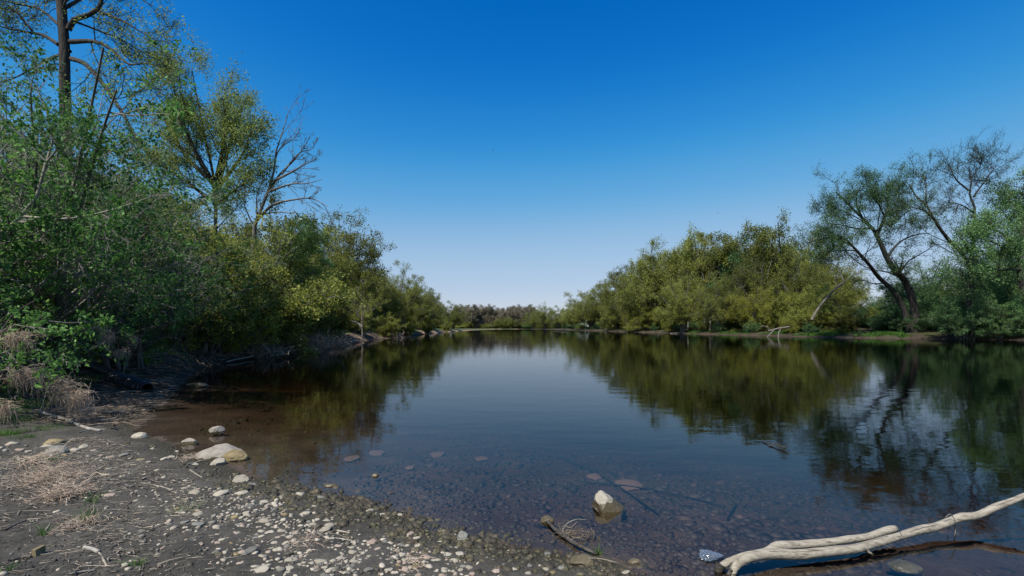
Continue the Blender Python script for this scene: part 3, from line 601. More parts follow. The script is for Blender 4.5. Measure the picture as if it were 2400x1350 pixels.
RB = [  # template, px, top row, depth, widen, label
 (WT[0], 1538, 572, 146, 0.8, 'thin-topped willow poking out above the wide dark one with the arching limb'), (WT[0], 1655, 540, 130, 0.75, 'narrow see-through willow left of the slender tufted one'), (WT[0], 1855, 548, 109, 0.8, 'feathery willow just right of the tall see-through one'),
 (RT[2], 1250, 722, 335, 1.2, 'last small rounded willow at the far end of the right bank'),
 (RT[0], 1278, 714, 300, 1.2, 'broad dark-footed willow second from the far end of the right bank'),
 (RT[2], 1312, 718, 275, 1.2, 'low rounded willow third from the far end of the right bank'),
 (RT[0], 1345, 708, 255, 1.3, 'willow with a small peak just before the right bank rises'),
 (RT[2], 1385, 672, 225, 1.4, 'thin-topped willow where the right bank skyline starts to rise'),
 (RT[0], 1425, 648, 205, 1.2, 'round olive willow on the rising part of the right bank skyline'),
 (RT[1], 1470, 628, 185, 1.1, 'grey-twigged willow behind the round olive one on the right bank'),
 (RT[2], 1505, 612, 165, 1.2, 'wide dark willow with an arching limb over the far right bank'),
 (RT[0], 1560, 580, 150, 1.2, 'tall rounded willow left of the dark gap in the right bank'),
 (WT[0], 1612, 562, 142, 1.1, 'airy willow crowning the middle of the right bank'),
 (RT[1], 1655, 566, 134, 1.1, 'willow with dark forked limbs over the dark gap of the right bank'),
 (WT[0], 1697, 540, 128, 0.9, 'slender willow with a tufted top on the right bank skyline'),
 (WT[1], 1742, 548, 122, 0.9, 'second tufted willow just right of the slender one'),
 (WT[0], 1818, 520, 112, 1.0, 'tall spreading willow with see-through top on the right bank'),
 (RT[0], 1772, 590, 108, 1.0, 'rounded willow standing under the two tufted ones'),
 (RT[2], 1880, 590, 100, 1.0, 'low olive willow between the see-through one and the leaning twin trunks'),
 (RT[1], 1945, 600, 97, 1.0, 'pale olive willow behind the leaning broken trunk'),
 (RT[0], 1600, 640, 118, 1.0, 'lower dense willow at the left end of the dark gap'),
 (RT[2], 1690, 640, 108, 1.0, 'dense willow over the dark hollow with pale trunks'),
]
for tp, px, tpy, Y, wd, lb in RB: stand(tp, px, tpy, Y, lb, wd)
for k, (px, tpy, Y) in enumerate(((1330, 735, 340), (1400, 700, 290), (1480, 668, 250), (1550, 640, 215), (1630, 620, 190), (1710, 610, 175), (1790, 600, 160), (1870, 615, 150), (1960, 640, 130), (2050, 690, 120), (2150, 690, 110), (2240, 640, 105), (2330, 600, 98), (2420, 560, 92))):
    stand(RT[(k * 2 + 1) % 4], px, tpy, Y, 'dense willow of the back row filling in behind the right bank', 1.35, group='back row willows of the right bank')
RBB = [(BT[2], 1440, 715, 178, 1.3, 'low grey-green bush at the foot of the rising right bank'), (BT[0], 1520, 700, 145, 1.3, 'dark bush under the arching limb on the right bank'), (BT[1], 1478, 728, 150, 1.0, 'small bright bush at the far right waterline'),
 (BT[0], 1570, 735, 128, 1.1, 'low olive bush at the left edge of the dark hollow'),
 (BT[1], 1765, 668, 98, 1.1, 'bright yellow-green bush hanging over the right waterline'), (BT[1], 1825, 690, 93, 1.0, 'yellow-green bush just above the fallen pale log'), (BT[0], 1865, 655, 92, 1.2, 'olive bush behind the fallen pale log'),
 (BT[2], 1915, 670, 86, 1.1, 'brownish olive bush left of the leaning broken trunk'), (BT[0], 1980, 705, 80, 1.1, 'brown tangle bush at the foot of the leaning twin trunks'), (BT[3], 2060, 735, 76, 1.0, 'low dark bush right of the twin trunks'),
 (BT[3], 2180, 640, 78, 1.3, 'deep green bush with sky gaps between the leaning willows'), (BT[3], 2240, 700, 72, 1.1, 'low dark green bush below the diagonal willow'),
 (RT[3], 2320, 565, 66, 0.9, 'large fresh green bush spilling over the right bank'), (BT[3], 2390, 650, 62, 1.1, 'fresh green bush at the right edge of the photo above the water'), (BT[0], 2110, 700, 84, 1.2, 'shaded olive bush behind the twin trunks'),
 (BT[3], 2262, 690, 62.5, 1.2, 'green bush hiding the foot of the upright dark willow'), (BT[3], 2395, 680, 62, 1.5, 'green bush hiding the foot of the dense green tree'), (BT[3], 2335, 700, 61.5, 1.1, 'low green bush at the waterline near the right edge of the photo'),
 (BT[3], 2290, 690, 66, 1.1, 'green bush low over the grassy strip of the right bank'), (RT[3], 2430, 560, 70, 1.0, 'tall green bush cut by the right edge of the photo')]
for tp, px, tpy, Y, wd, lb in RBB: stand(tp, px, tpy, Y, lb, wd, 'bush')
for k in range(30):
    Y = 62 + (k / 29) ** 1.5 * 190; X = float(np.interp(Y, RY, RX)) + 1.6 + 0.01 * Y; px = 1200 + X / Y * F
    if 2020 < px < 2330 or px > 2420: continue
    stand(BT[(0, 3, 1, 0, 3)[k % 5]], px, HZ - (1.7 + 1.6 * ((k * 7) % 5) / 4 - H) * F / Y, Y, 'low scrubby bush of the fringe along the right waterline', 1.3, 'bush', 'fringe bushes along the right waterline')
for k in range(34):
    Y = 64 + (k / 33) ** 1.3 * 180; X = float(np.interp(Y, RY, RX)) + 6 + 0.03 * Y + 3 * (k % 3); px = 1200 + X / Y * F
    if px > 2440: continue
    stand(BT[(3, 3, 0, 3)[k % 4]], px, HZ - (4.5 + 2.0 * ((k * 7) % 5) / 4 - H) * F / Y, Y, 'shady undergrowth bush filling the wood of the right bank', 1.5, 'bush', 'undergrowth bushes of the right bank wood')
for k in range(26):
    Y = 22 + (k / 25) ** 1.4 * 150; X = float(np.interp(Y, LY, LX)) - (2.6 + .012 * Y) - 2.5 * (k % 3); px = 1200 + X / Y * F
    stand(BT[(0, 2, 1, 0)[k % 4]], px, HZ - (2.6 + .012 * Y + 1.6 * ((k * 7) % 5) / 4 + (k % 3) - H) * F / Y, Y, 'low scrubby bush along the top of the left bank', 1.2, 'bush', 'scrub along the top of the left bank')
for k in range(30):
    px = 1235 + k * 41; Y = float(np.interp(px, [1240, 1500, 1800, 2400], [350, 200, 135, 92]))
    stand(BT[(3, 0, 3)[k % 3]], px, HZ - (5.0 + k % 3 - H) * F / Y, Y, 'shady undergrowth bush filling the wood of the right bank', 2.2, 'bush', 'undergrowth bushes of the right bank wood')
# hero trees of the right bank: limbs traced as positions in space at their own depth
def q8(pts, Y, j=0.0): return [P(1800 + x / 2.7, 350 + y / 2.7, Y + dj) for (x, y, *rest) in pts for dj in [rest[0] if rest else j]]
def hero(name, limbs, levels, leaf, bark, lmat, seed, foot, label, cat='tree', twig=None):
    f = np.array(foot, float); o = build_plant(name, limbs, levels, leaf, bark, lmat, seed, twig, at0=tuple(f)); return tag(o, label, cat)
WL = [dict(n=10, lr=0.5, ang=0.8, t0=0.28, up=0.03, wig=0.2, rr=0.33, cap=6, lmin=2.8, minr=.035, thick=False), dict(n=9, lr=0.5, ang=0.75, t0=0.1, up=0.05, wig=0.25, seg=5, rr=0.45, minr=0.02, cap=3.2, lmin=1.5), dict(n=7, lr=0.5, ang=0.7, t0=0.1, up=0.0, wig=0.25, seg=3, minr=0.012, cap=1.5, lmin=.8)]
Yw = 71
foot = P(2140, 0, Yw); foot[2] = g1(foot[0], foot[1]) - 0.2
fc = np.array([foot[0], foot[1], foot[2]])
limbs = [([fc] + q8([(930,1030),(880,850),(790,750),(730,640),(690,540),(640,480),(560,400,2),(480,320,3),(430,270,3)], Yw), 0.6, 0.08),
 ([fc + [-.5,0,0]] + q8([(850,990),(770,870),(700,810),(640,730,-2),(560,640,-2),(480,560,-3),(380,540,-4)], Yw), 0.45, 0.07),
 (q8([(690,540),(740,430),(760,340,2),(720,260,3)], Yw), 0.26, 0.06), (q8([(720,470),(800,470,3),(870,400,4),(930,380,5)], Yw), 0.16, 0.04),
 (q8([(760,680),(800,620,2),(860,570,3),(940,540,4),(1030,530,5)], Yw), 0.2, 0.05), (q8([(530,610,-2),(420,560,-3),(330,570,-4),(250,590,-5)], Yw), 0.15, 0.04),
 (q8([(650,500),(560,500,-2),(470,480,-3),(380,470,-4)], Yw), 0.16, 0.04), (q8([(600,440,1),(560,350,1),(570,260,0),(620,220,0)], Yw), 0.16, 0.04), (q8([(740,430),(690,330,-2),(650,250,-2)], Yw), 0.13, 0.04), (q8([(640,480),(540,420,2),(450,380,3),(370,360,4)], Yw), 0.1, 0.03), (q8([(560,640,-2),(470,640,-3),(380,650,-4)], Yw), 0.1, 0.03), (q8([(770,340,2),(820,260,3),(830,200,3)], Yw), 0.08, 0.03)]
hero('leaning_willow', limbs, WL, dict(per=8, size=0.125, spread=0.2), 'bark_dark', 'leaf_green', 11, fc, 'big willow with two dark trunks leaning left over the river')
Y2 = 67; f2 = P(2285, 0, Y2); f2[2] = g1(f2[0], f2[1]) - .2
limbs = [([f2] + q8([(1300,800),(1220,650),(1130,560),(1050,440),(1000,350,1),(920,280,2),(890,220,2)], Y2), 0.42, 0.08), (q8([(1050,440),(970,380,-2),(900,370,-3)], Y2), 0.14, .04), (q8([(1000,350,1),(1000,250,2),(1000,170,2)], Y2), 0.12, .04)]
hero('diagonal_willow', limbs, WL, dict(per=3, size=0.12, spread=0.18), 'bark_dark', 'leaf_green', 12, f2, 'slim dark willow leaning diagonally to the left before the upright one')
Y3_ = 64; f3 = P(2275, 0, Y3_); f3[2] = g1(f3[0], f3[1]) - .2
limbs = [([f3] + q8([(1270,900),(1290,700),(1300,500),(1310,380),(1270,260),(1290,180),(1270,110)], Y3_), 0.36, 0.06), (q8([(1300,300),(1380,190,1),(1430,120,1)], Y3_), 0.13, .04), (q8([(1270,260),(1190,190),(1150,110)], Y3_), 0.13, .04), (q8([(1300,400),(1220,350,-2),(1140,340,-3)], Y3_), 0.12, .03), (q8([(1290,180),(1340,110),(1350,80)], Y3_), .08, .02)]
hero('upright_willow', limbs, WL, dict(per=1, size=0.11, spread=0.18), 'bark_dark', 'leaf_green', 13, f3, 'upright dark willow with thin bare-looking top against the sky')
Y4 = 64; f4 = P(2405, 0, Y4); f4[2] = g1(f4[0], f4[1]) - .2
limbs = [([f4] + q8([(1600,900),(1600,560),(1640,350),(1640,150)], Y4), 0.5, 0.1), (q8([(1600,650),(1520,560,-2),(1460,520,-3),(1420,500,-4)], Y4), 0.2, .05), (q8([(1600,560),(1590,400,2),(1590,300,2)], Y4), 0.2, .05), (q8([(1600,700),(1450,600,-3),(1330,560,-5)], Y4), 0.2, .05), (q8([(1600,760),(1450,760,-4),(1280,700,-6)], Y4), 0.18, .04), (q8([(1640,350),(1750,250,0),(1850,150,0)], Y4), 0.2, .05)]
hero('green_tree', limbs, WL, dict(per=11, size=0.16, spread=0.25), 'bark_dark', 'leaf_green', 14, f4, 'dense fresh green tree at the right edge of the photo')
Y5 = 82; f5 = P(1900, 752, Y5)
hero('broken_tree', [(q8([(275,1080),(330,990),(390,920),(440,870),(480,840)], Y5), 0.24, 0.15), (q8([(480,840),(520,810,1),(570,790,1)], Y5), .1, .03), (q8([(480,840),(450,760,1),(400,720,1)], Y5), .1, .03)],
     [dict(n=7, lr=0.4, ang=0.6, t0=.5, wig=.25, rr=.5, minr=.03, thick=False), dict(n=4, lr=.5, seg=3, wig=.25, minr=.02)], None, 'bark_grey', None, 15, f5, 'pale broken trunk leaning right above the river bank')
# fallen pale log on the right waterline
def log_thing(name, polys, mat, label, cat='log', sides=12, K=24, rough=0.06, at0=None):
    at0 = np.array(at0 if at0 is not None else polys[0][0][0][:3]); parts = []
    for pts, *_ in polys:
        rs = resample(np.array([list(p[:3]) + [p[3]] for p in pts]), K); c = rs[:, :3] - at0; r_ = rs[:, 3]
        V_, q_ = tubes(c[None], r_[None], sides, cap=True)
        n_ = fbm(V_[:, 0] * 6 + 3, V_[:, 1] * 6, V_[:, 2] * 6, 3); n0 = int(len(c) * sides)
        ctr = np.repeat(c, sides, 0); dv = V_[:n0] - ctr; V_[:n0] = ctr + dv * (1 + rough * 2.0 * n_[:n0, None])
        parts.append((V_, q_))
    V_, q_ = merge(parts); o = mesh_obj(name, V_, q_, M[mat]); o.location = at0; return tag(o, label, cat) if label else o
def pr(px, py, Y, r): return [*P(px, py, Y), r]
log_thing('fallen_log', [([pr(1800,776,80,.14), pr(1825,770,80,.16), pr(1850,766,80,.14)],), ([pr(1830,771,80,.10), pr(1825,780,79.5,.10), pr(1824,792,79,.10)],), ([pr(1815,772,80,.12), pr(1806,782,79,.1), pr(1798,790,78.5,.08)],), ([pr(1802,770,80,.12), pr(1790,764,80,.08), pr(1782,766,80,.05)],)], 'bark_grey', 'pale fallen log propped on its broken limbs at the right waterline')
for k, (a, b, Y, lb) in enumerate((((1475,776),(1510,778),150,'grey drift log at the foot of the far right bank'), ((1300,773),(1335,772),215,'pale drift log on the far right waterline'), ((1570,782),(1640,779),118,'long dark drift log below the dark hollow'), ((1655,700),(1690,778),110,'thin leaning dead pole before the dark hollow'))):
    log_thing('drift_log', [([pr(*a, Y, .13), pr((a[0]+b[0])/2, (a[1]+b[1])/2 - 1, Y, .15), pr(*b, Y, .08)],)], 'bark_grey', lb)
for k, (px, Y, tp) in enumerate(((1596,132,560),(1612,131,600),(1650,126,620),(1663,126,590),(1577,136,640))):
    f = P(px, 0, Y); f[2] = g1(f[0], f[1]) - .2
    hero('slender_tree', [([f, P(px + 4, 700, Y), P(px - 3, 640, Y)], .26, .12)], [dict(n=6, lr=.5, t0=.5, minr=.04), dict(n=6, lr=.5, seg=4, minr=.02)], None, 'bark_grey', None, 30 + k, f, ['pale trunk at the left of the dark hollow', 'second pale trunk in the dark hollow, close beside the first', 'thin pale trunk at the middle of the dark hollow', 'pale trunk at the right of the dark hollow', 'thin dim trunk at the left rim of the dark hollow'][k])
# ------------------------------------------------------------------ far bend
k = 0
for px in range(1066, 1252, 5):
    Y = 370 + random.uniform(-15, 45); stand(BB[k % 2], px + random.uniform(-3, 3), random.choice([715, 720, 726, 731, 723]), Y, 'brown leafless tree in the far wood where the river bends', 1.5, group='leafless trees at the river bend'); k += 1
for px in range(1070, 1264, 8):
    stand(BB[k % 2], px, random.choice([722, 728, 734]), 440 + random.uniform(0, 60), 'brown leafless tree in the far wood where the river bends', 1.6, group='leafless trees at the river bend'); k += 1
for px in range(1066, 1356, 7):
    stand(BT[(0, 2, 2)[k % 3]], px, random.choice([754, 758, 761]), 352 + random.uniform(0, 25), 'low scrub bush at the foot of the far leafless wood', 2.2, 'bush', 'scrub at the foot of the far wood'); k += 1
for px, tpy, lb in ((1172, 744, 'low green willow before the leafless wood, left one'), (1190, 742, 'low green willow before the leafless wood, wider one'), (1210, 748, 'small green willow nearest the far right bank end')):
    stand(RT[0], px, tpy, 350, lb, 1.3)
# ------------------------------------------------------------------ left bank, far to near
LBK = [(RT[2], 1062, 708, 185, 1.3, 'rounded willow at the far end of the left bank'), (RT[0], 1035, 714, 165, 1.3, 'low willow just before the last one of the left bank'), (RT[0], 1018, 715, 140, 1.0, 'pale twiggy bush under the far left bank willows'),
 (RT[0], 980, 665, 112, 1.2, 'willow on the far shoulder of the big round crown'), (RT[2], 930, 622, 92, 1.15, 'big round-crowned willow dominating the middle of the left bank'), (RT[2], 905, 655, 88, 1.2, 'olive tree-like bush filling the near shoulder of the big round crown'), (RT[2], 960, 652, 98, 1.2, 'olive tree-like bush filling the far shoulder of the big round crown'), (RT[0], 1005, 690, 130, 1.2, 'soft olive clump stepping down toward the far left bank'), (RT[0], 875, 640, 84, 1.1, 'darker willow on the near side of the big round crown'),
 (RT[1], 815, 512, 74, 0.95, 'tall willow rising above its neighbours with a limb reaching right'), (RT[1], 755, 560, 66, 0.9, 'yellowish willow beside the tallest one of the left bank'), (WT[0], 650, 480, 58, 0.9, 'thin grey-green tree behind the dead leaning tree'),
 (WT[1], 712, 512, 56, 0.62, 'narrow vine-clad tree tower between the grey and the yellowish tree')]
for tp, px, tpy, Y, wd, lb in LBK: stand(tp, px, tpy, Y, lb, wd)
stand(RT[3], 2175, 600, 84, 'dark green tree filling the gap right of the leaning twin trunks', 1.1); stand(RT[3], 2120, 655, 92, 'small dark green tree behind the foot of the leaning twin trunks', 1.2)
for k, (px, tpy, Y) in enumerate(((2030, 705, 98), (2085, 700, 94), (2140, 690, 96), (2195, 680, 90), (2250, 690, 86), (2310, 660, 80), (2370, 650, 78))):
    stand(BT[(3, 0)[k % 2]], px, tpy, Y, 'dark undergrowth bush behind the leaning willows', 1.6, 'bush', 'dark undergrowth behind the leaning willows')
LBB = [(BT[0], 1045, 745, 150, 1.1, 'low bush at the far left waterline'), (BT[1], 955, 715, 80, 1.1, 'bright green bush bulging over the left waterline'), (BT[0], 905, 725, 70, 1.1, 'olive bush beside the little bare tree'), (BT[2], 830, 690, 60, 1.2, 'grey-green bush behind the little bare tree'),
 (BT[0], 770, 620, 50, 1.2, 'tall brown-olive bush under the yellowish willow'), (BT[1], 720, 640, 42, 1.1, 'yellow-green bush above the bleached flood debris'), (BT[0], 700, 560, 44, 1.0, 'tall olive bush behind the yellow-green one'),
 (BT[2], 610, 505, 31, 1.2, 'soft grey-green bush at the foot of the dead leaning tree'), (BT[0], 660, 565, 34, 1.1, 'dense olive bush right of the dead leaning tree foot'), (BT[1], 520, 580, 23, 1.0, 'yellow-brown bush leaning over the dark shore'),
 (BT[0], 575, 560, 26, 1.1, 'shaded olive bush between the yellow-brown and the dense one'), (BT[2], 470, 560, 22, 1.2, 'shaded grey-green bush behind the near thicket'), (BT[1], 1000, 740, 105, 1.0, 'small bright bush near the far sandy strip'),
 (BT[0], 630, 700, 30, 0.9, 'low brown-green bush above the eroded bank'), (BT[1], 745, 720, 45, 0.8, 'low yellow-green bush above the eroded sandy bank'), (BT[0], 410, 520, 24, 1.3, 'dark bush deep in the left wood')]
for tp, px, tpy, Y, wd, lb in LBB: stand(tp, px, tpy, Y, lb, wd, 'bush')
for k, (px, tpy, Y) in enumerate(((1000, 700, 175), (930, 670, 150), (850, 620, 120), (770, 600, 100), (690, 600, 84), (600, 560, 70), (520, 500, 60), (430, 470, 50), (340, 420, 42), (250, 380, 36), (150, 340, 32), (60, 330, 30), (560, 600, 46), (470, 560, 38))):
    stand(RT[(k * 3) % 4], px - 30, tpy, Y, 'willow of the back row filling in behind the left bank thicket', 1.3, group='back row willows of the left bank')
# dead leaning tree
Yd = 30; fd = P(585, 0, Yd); fd[2] = g1(fd[0], fd[1]) - .2
pd = lambda L_: [P(x, y, Yd + (r[0] if r else 0)) for x, y, *r in L_]
DL = [dict(n=7, lr=0.36, ang=0.5, asd=.2, t0=0.35, up=0.05, wig=0.16, rr=0.45, minr=.018, thick=False, drift=(.05, 0, 0)), dict(n=6, lr=0.5, ang=0.5, t0=0.15, up=0.03, wig=0.2, seg=5, rr=0.5, minr=0.010), dict(n=4, lr=.45, seg=3, wig=.2, minr=.009)]
hero('dead_tree', [([fd] + pd([(597,530),(612,490),(625,455),(640,420),(643,380),(650,340),(660,315),(672,290),(675,268)]), .22, .015), (pd([(622,460),(655,410,.5),(690,375,1),(712,345,1),(722,332,1)]), .09, .012), (pd([(640,425),(680,405,-1),(715,385,-1.5),(742,372,-2)]), .09, .015), (pd([(628,450),(680,432,-1),(720,430,-1.5),(755,420,-2)]), .08, .012),
      (pd([(603,515),(640,480,-.5),(690,468,-1),(730,465,-1.5),(768,484,-2)]), .10, .012), (pd([(643,380),(655,350,.5),(690,322,1),(702,308,1)]), .06, .012), (pd([(660,408),(700,360,1),(730,350,2),(738,338,2)]), .07, .012)], DL, None, 'bark_grey', None, 51, fd, 'leafless dead tree leaning right above the left bank bushes', twig='bark_grey')
# round spring maple
Ym = 32; fm = P(500, 0, Ym); fm[2] = g1(fm[0], fm[1]) - .2
pm = lambda L_: [P(x, y, Ym + (r[0] if r else 0)) for x, y, *r in L_]
ML = [dict(n=11, lr=0.45, ang=0.6, t0=0.2, up=0.06, wig=0.14, rr=0.4, cap=3.4, lmin=1.8, thick=False), dict(n=8, lr=0.5, ang=0.65, t0=0.12, up=0.03, wig=0.2, seg=4, rr=0.5, minr=0.012, cap=2.4, lmin=1.0), dict(n=6, lr=.55, seg=3, ang=.7, wig=.2, minr=.007, cap=1.1, lmin=.5)]
hero('spring_maple', [([fm] + pm([(505,560),(503,430),(480,320),(462,230),(450,165)]), .18, .03), (pm([(505,440),(450,340,-1),(420,260,-1.5),(405,195,-2)]), .2, .04), (pm([(505,450),(535,350,1),(555,290,1.5),(565,250,2)]), .2, .04), (pm([(508,420),(530,300,-1.5),(520,230,-2)]), .16, .04), (pm([(500,430),(440,370,1.5),(395,300,2),(375,245,2.5)]), .18, .04),
      (pm([(510,440),(550,390,-1),(575,350,-2),(590,325,-2)]), .15, .03), (pm([(505,480),(550,445,-1.5),(585,425,-2)]), .13, .03), (pm([(495,470),(430,420,-1),(375,385,-2)]), .14, .03), (pm([(480,320),(430,240,1),(420,180,1)]), .12, .03)],
     ML, dict(per=12, size=0.09, spread=0.15), 'bark_dark', 'leaf_maple', 52, fm, 'round-crowned tree with fresh yellow-green leaves behind the thicket')
# the tall trunk at the upper left
Yt = 16; ft = P(170, 0, Yt); ft[2] = g1(ft[0], ft[1]) - .2
pt = lambda L_: [P(x, y, Yt + (r[0] if r else 0)) for x, y, *r in L_]
TL = [dict(n=9, lr=0.45, ang=0.7, t0=0.2, up=0.0, wig=0.16, rr=0.3, cap=1.9, lmin=.8, minr=.01, thick=False), dict(n=9, lr=0.55, ang=0.7, t0=0.1, up=0.0, wig=0.22, seg=4, rr=0.45, minr=0.006, cap=1.0, lmin=.45), dict(n=6, lr=.55, seg=3, ang=.7, wig=.2, minr=.004, cap=.6, lmin=.3)]
hero('tall_tree', [([ft] + pt([(160,500),(152,200),(152,130),(148,60),(143,0),(140,-100),(145,-260)]), .20, .12), (pt([(160,70),(175,45),(200,38),(230,20),(240,-10),(245,-60)]), .09, .04), (pt([(165,98),(220,97,-.5),(260,115,-1),(300,150,-1.5),(340,148,-2),(376,155,-2)]), .08, .012), (pt([(235,28),(290,50,-.5),(330,75,-1),(372,98,-1)]), .05, .01),
      (pt([(168,138),(200,150,-.5),(240,195,-1),(290,270,-2),(330,345,-2.5)]), .08, .03), (pt([(138,105),(100,82,.5),(60,75,1),(0,62,1.5)]), .07, .02), (pt([(140,60),(90,20,1),(20,5,1),(-30,-20,1)]), .06, .02), (pt([(75,72,.5),(40,30,.5),(10,5,.5)]), .04, .015), (pt([(150,20),(230,-20,1),(310,-10,1.5),(360,15,1.5)]), .06, .012),
      (pt([(143,-40),(60,-60,1),(-60,-20,1)]), .06, .012), (pt([(165,120),(110,140,.6),(40,180,1),(-20,200,1)]), .05, .012), (pt([(175,50),(240,75,.5),(290,95,.5),(330,120,.5)]), .04, .01)],
     TL, dict(per=2, size=0.055, spread=0.06), 'bark_dark', 'leaf_maple', 53, ft, 'tall dark-trunked tree with sparse yellowish leaves at the upper left')
# little bare tree on the left bank
Yb = 56; fb = P(850, 0, Yb); fb[2] = g1(fb[0], fb[1])
hero('small_bare_tree', [([fb, P(848, 740, Yb), P(850, 705, Yb), P(852, 682, Yb)], .09, .02)], [dict(n=12, lr=.5, ang=.7, t0=.35, up=.06, minr=.025, thick=False), dict(n=6, lr=.5, seg=4, minr=.018), dict(n=4, lr=.5, seg=3, minr=.012)], None, 'twig_brown', None, 54, fb, 'little leafless purplish tree in front of the left bank bushes')
# ------------------------------------------------------------------ near thicket on the left
TH = []
for s, h, mt, sz in ((401, 7.0, 'leaf_near', .072), (402, 7.0, 'leaf_near_grey', .058), (403, 6.5, 'leaf_near_yellow', .07)):
    R = np.random.default_rng(s); limbs = []
    for k in range(11):
        a = R.uniform(-1.25, 1.25); s_ = R.uniform(0.8, 3.4); hh = h * R.uniform(0.35, 0.92)
        if k > 8: a += pi
        limbs.append((loc_pts([(R.uniform(-.5,.5), R.uniform(-.7,.7), -0.2), (0.3*s_*math.cos(a), 0.5*s_*math.sin(a), hh*0.45), (s_*0.75*math.cos(a), s_*0.8*math.sin(a), hh*0.85), (s_*1.15*math.cos(a), s_*math.sin(a), hh)]), 0.05 * R.uniform(.6, 1.3), 0.012))
    TH.append(build_plant('box_elder_shrub', limbs, [dict(n=9, lr=0.42, ang=0.75, t0=0.15, up=0.02, wig=0.14, rr=0.55, minr=0.010, thick=False, drift=(.05, -.02, 0)), dict(n=6, lr=0.45, ang=0.7, t0=0.12, up=0.0, wig=0.18, seg=4, rr=0.5, minr=0.004), dict(n=3, lr=0.45, ang=.6, seg=2, minr=.0025)],
        dict(per=7, size=sz, spread=0.035, droop=0.25, aspect=0.28, t0=.35), 'bark_grey', mt, s, twigmat='bark_pale', trunk_sides=6))
TREES = [(-11.7,10.6,1.32,-1.1,'tall leafy thicket shrub reaching up before the foot of the tall dark trunk'), (-13.4,12.7,1.3,2.2,'highest thicket shrub, left of the tall dark trunk'), (-12.7,14.6,1.08,-.9,'tall thicket shrub on the right of the tall dark trunk'), (-14.6,17.2,1.2,1.3,'leafy thicket shrub standing below the round crown'), (-12.9,12.4,1.18,1.9,'dense thicket shrub standing between the two at the left edge of the photo'), (-15.0,18.4,1.12,2.6,'dense tall thicket shrub above the fallen dark log'), (-12.6,9.0,1.0,.2,'thicket shrub cut by the left edge of the photo under the tall tree'), (-11.8,11.5,.92,-.4,'thicket shrub before the tall dark trunk'), (-13.6,13.0,1.05,.5,'tall thicket shrub behind the tall dark trunk'), (-12.2,14.5,.85,0,'thicket shrub over the corrugated pipe'),
 (-13.8,17.0,.9,.6,'thicket shrub over the fallen dark log'), (-15.4,15.5,1.1,-.3,'tall inner thicket shrub behind the pipe'), (-14.6,20.5,.85,.2,'right-hand thicket shrub at the dark shore'), (-17.5,19.0,1.1,1.0,'inner thicket shrub below the round maple'),
 (-16.8,24.5,.9,-.5,'last thicket shrub before the yellow-brown bush'), (-11.0,8.0,.62,.1,'low thicket shrub with branches over the mud at the left edge'), (-14.8,11.0,1.2,.8,'tallest thicket shrub at the left edge of the photo'), (-13.0,12.0,.72,-.2,'middle low thicket shrub in deep shade'), (-19.5,25.0,1.15,.3,'inner thicket shrub below the dead leaning tree'), (-16.4,27.5,1.12,-.2,'right-hand thicket shrub reaching up to the dead leaning tree'), (-15.2,23.5,.95,.4,'thicket shrub in front of the one below the dead leaning tree'), (-15.2,22.3,.55,-.4,'low thicket shrub at the corner of the dark shore'), (-16.5,12.5,1.15,.4,'thicket shrub far back at the left edge')]
for k, (x, y_, sc, rz, lb) in enumerate(TREES):
    tp = TH[k % 3]; use(tp, used, (x, y_, g1(x, y_) - .1), rz, sc, lb, 'shrub')
# hero shrub with pale arching stems in front
def sp(L_, Y): return [P(x, y, Y + (r[0] if r else 0)) for x, y, *r in L_]
fs = np.array([-11.2, 9.6, g1(-11.2, 9.6) - .1])
hero('pale_stemmed_shrub', [([fs] + sp([(0,555),(20,530),(50,507),(93,450),(107,383),(125,323),(110,283),(108,227),(85,200)], 9.2), .06, .012), (sp([(50,507),(150,513,-.2),(230,500,-.4),(300,480,-.6),(370,455,-.8)], 9.2), .025, .006), (sp([(60,515),(140,505),(200,512,-.3),(250,530,-.5)], 9.2), .018, .005),
   (sp([(107,383),(150,330,-.2),(180,290,-.4)], 9.2), .02, .005), ([fs] + sp([(-40,760),(50,700),(110,655),(165,612),(230,590),(300,560)], 9.6), .045, .008), ([fs] + sp([(60,800),(160,735),(215,690),(240,665),(290,655),(340,676)], 10.5), .035, .006),
   (sp([(125,323),(160,370,.3),(200,420,.5),(260,400,.6),(310,350,.8)], 9.2), .018, .005), ([fs] + sp([(150,700),(230,600),(330,500),(400,440)], 11.5), .035, .006), ([fs] + sp([(150,760),(250,720),(330,700),(420,690)], 11.0), .03, .005)],
   [dict(n=11, lr=0.28, ang=0.65, t0=0.2, up=0.0, wig=0.12, rr=0.45, minr=0.006, lmin=.7, thick=False), dict(n=6, lr=0.5, ang=0.7, t0=0.1, wig=0.18, seg=4, minr=0.003, cap=.7, lmin=.4), dict(n=3, lr=.5, seg=2, minr=.002, cap=.3)], dict(per=5, size=.075, spread=.04, aspect=.28, droop=.2), 'bark_pale', 'leaf_near', 61, fs, 'shrub with pale arching stems across the front of the thicket')
fs2 = np.array([-10.4, 7.6, g1(-10.4, 7.6) - .1])
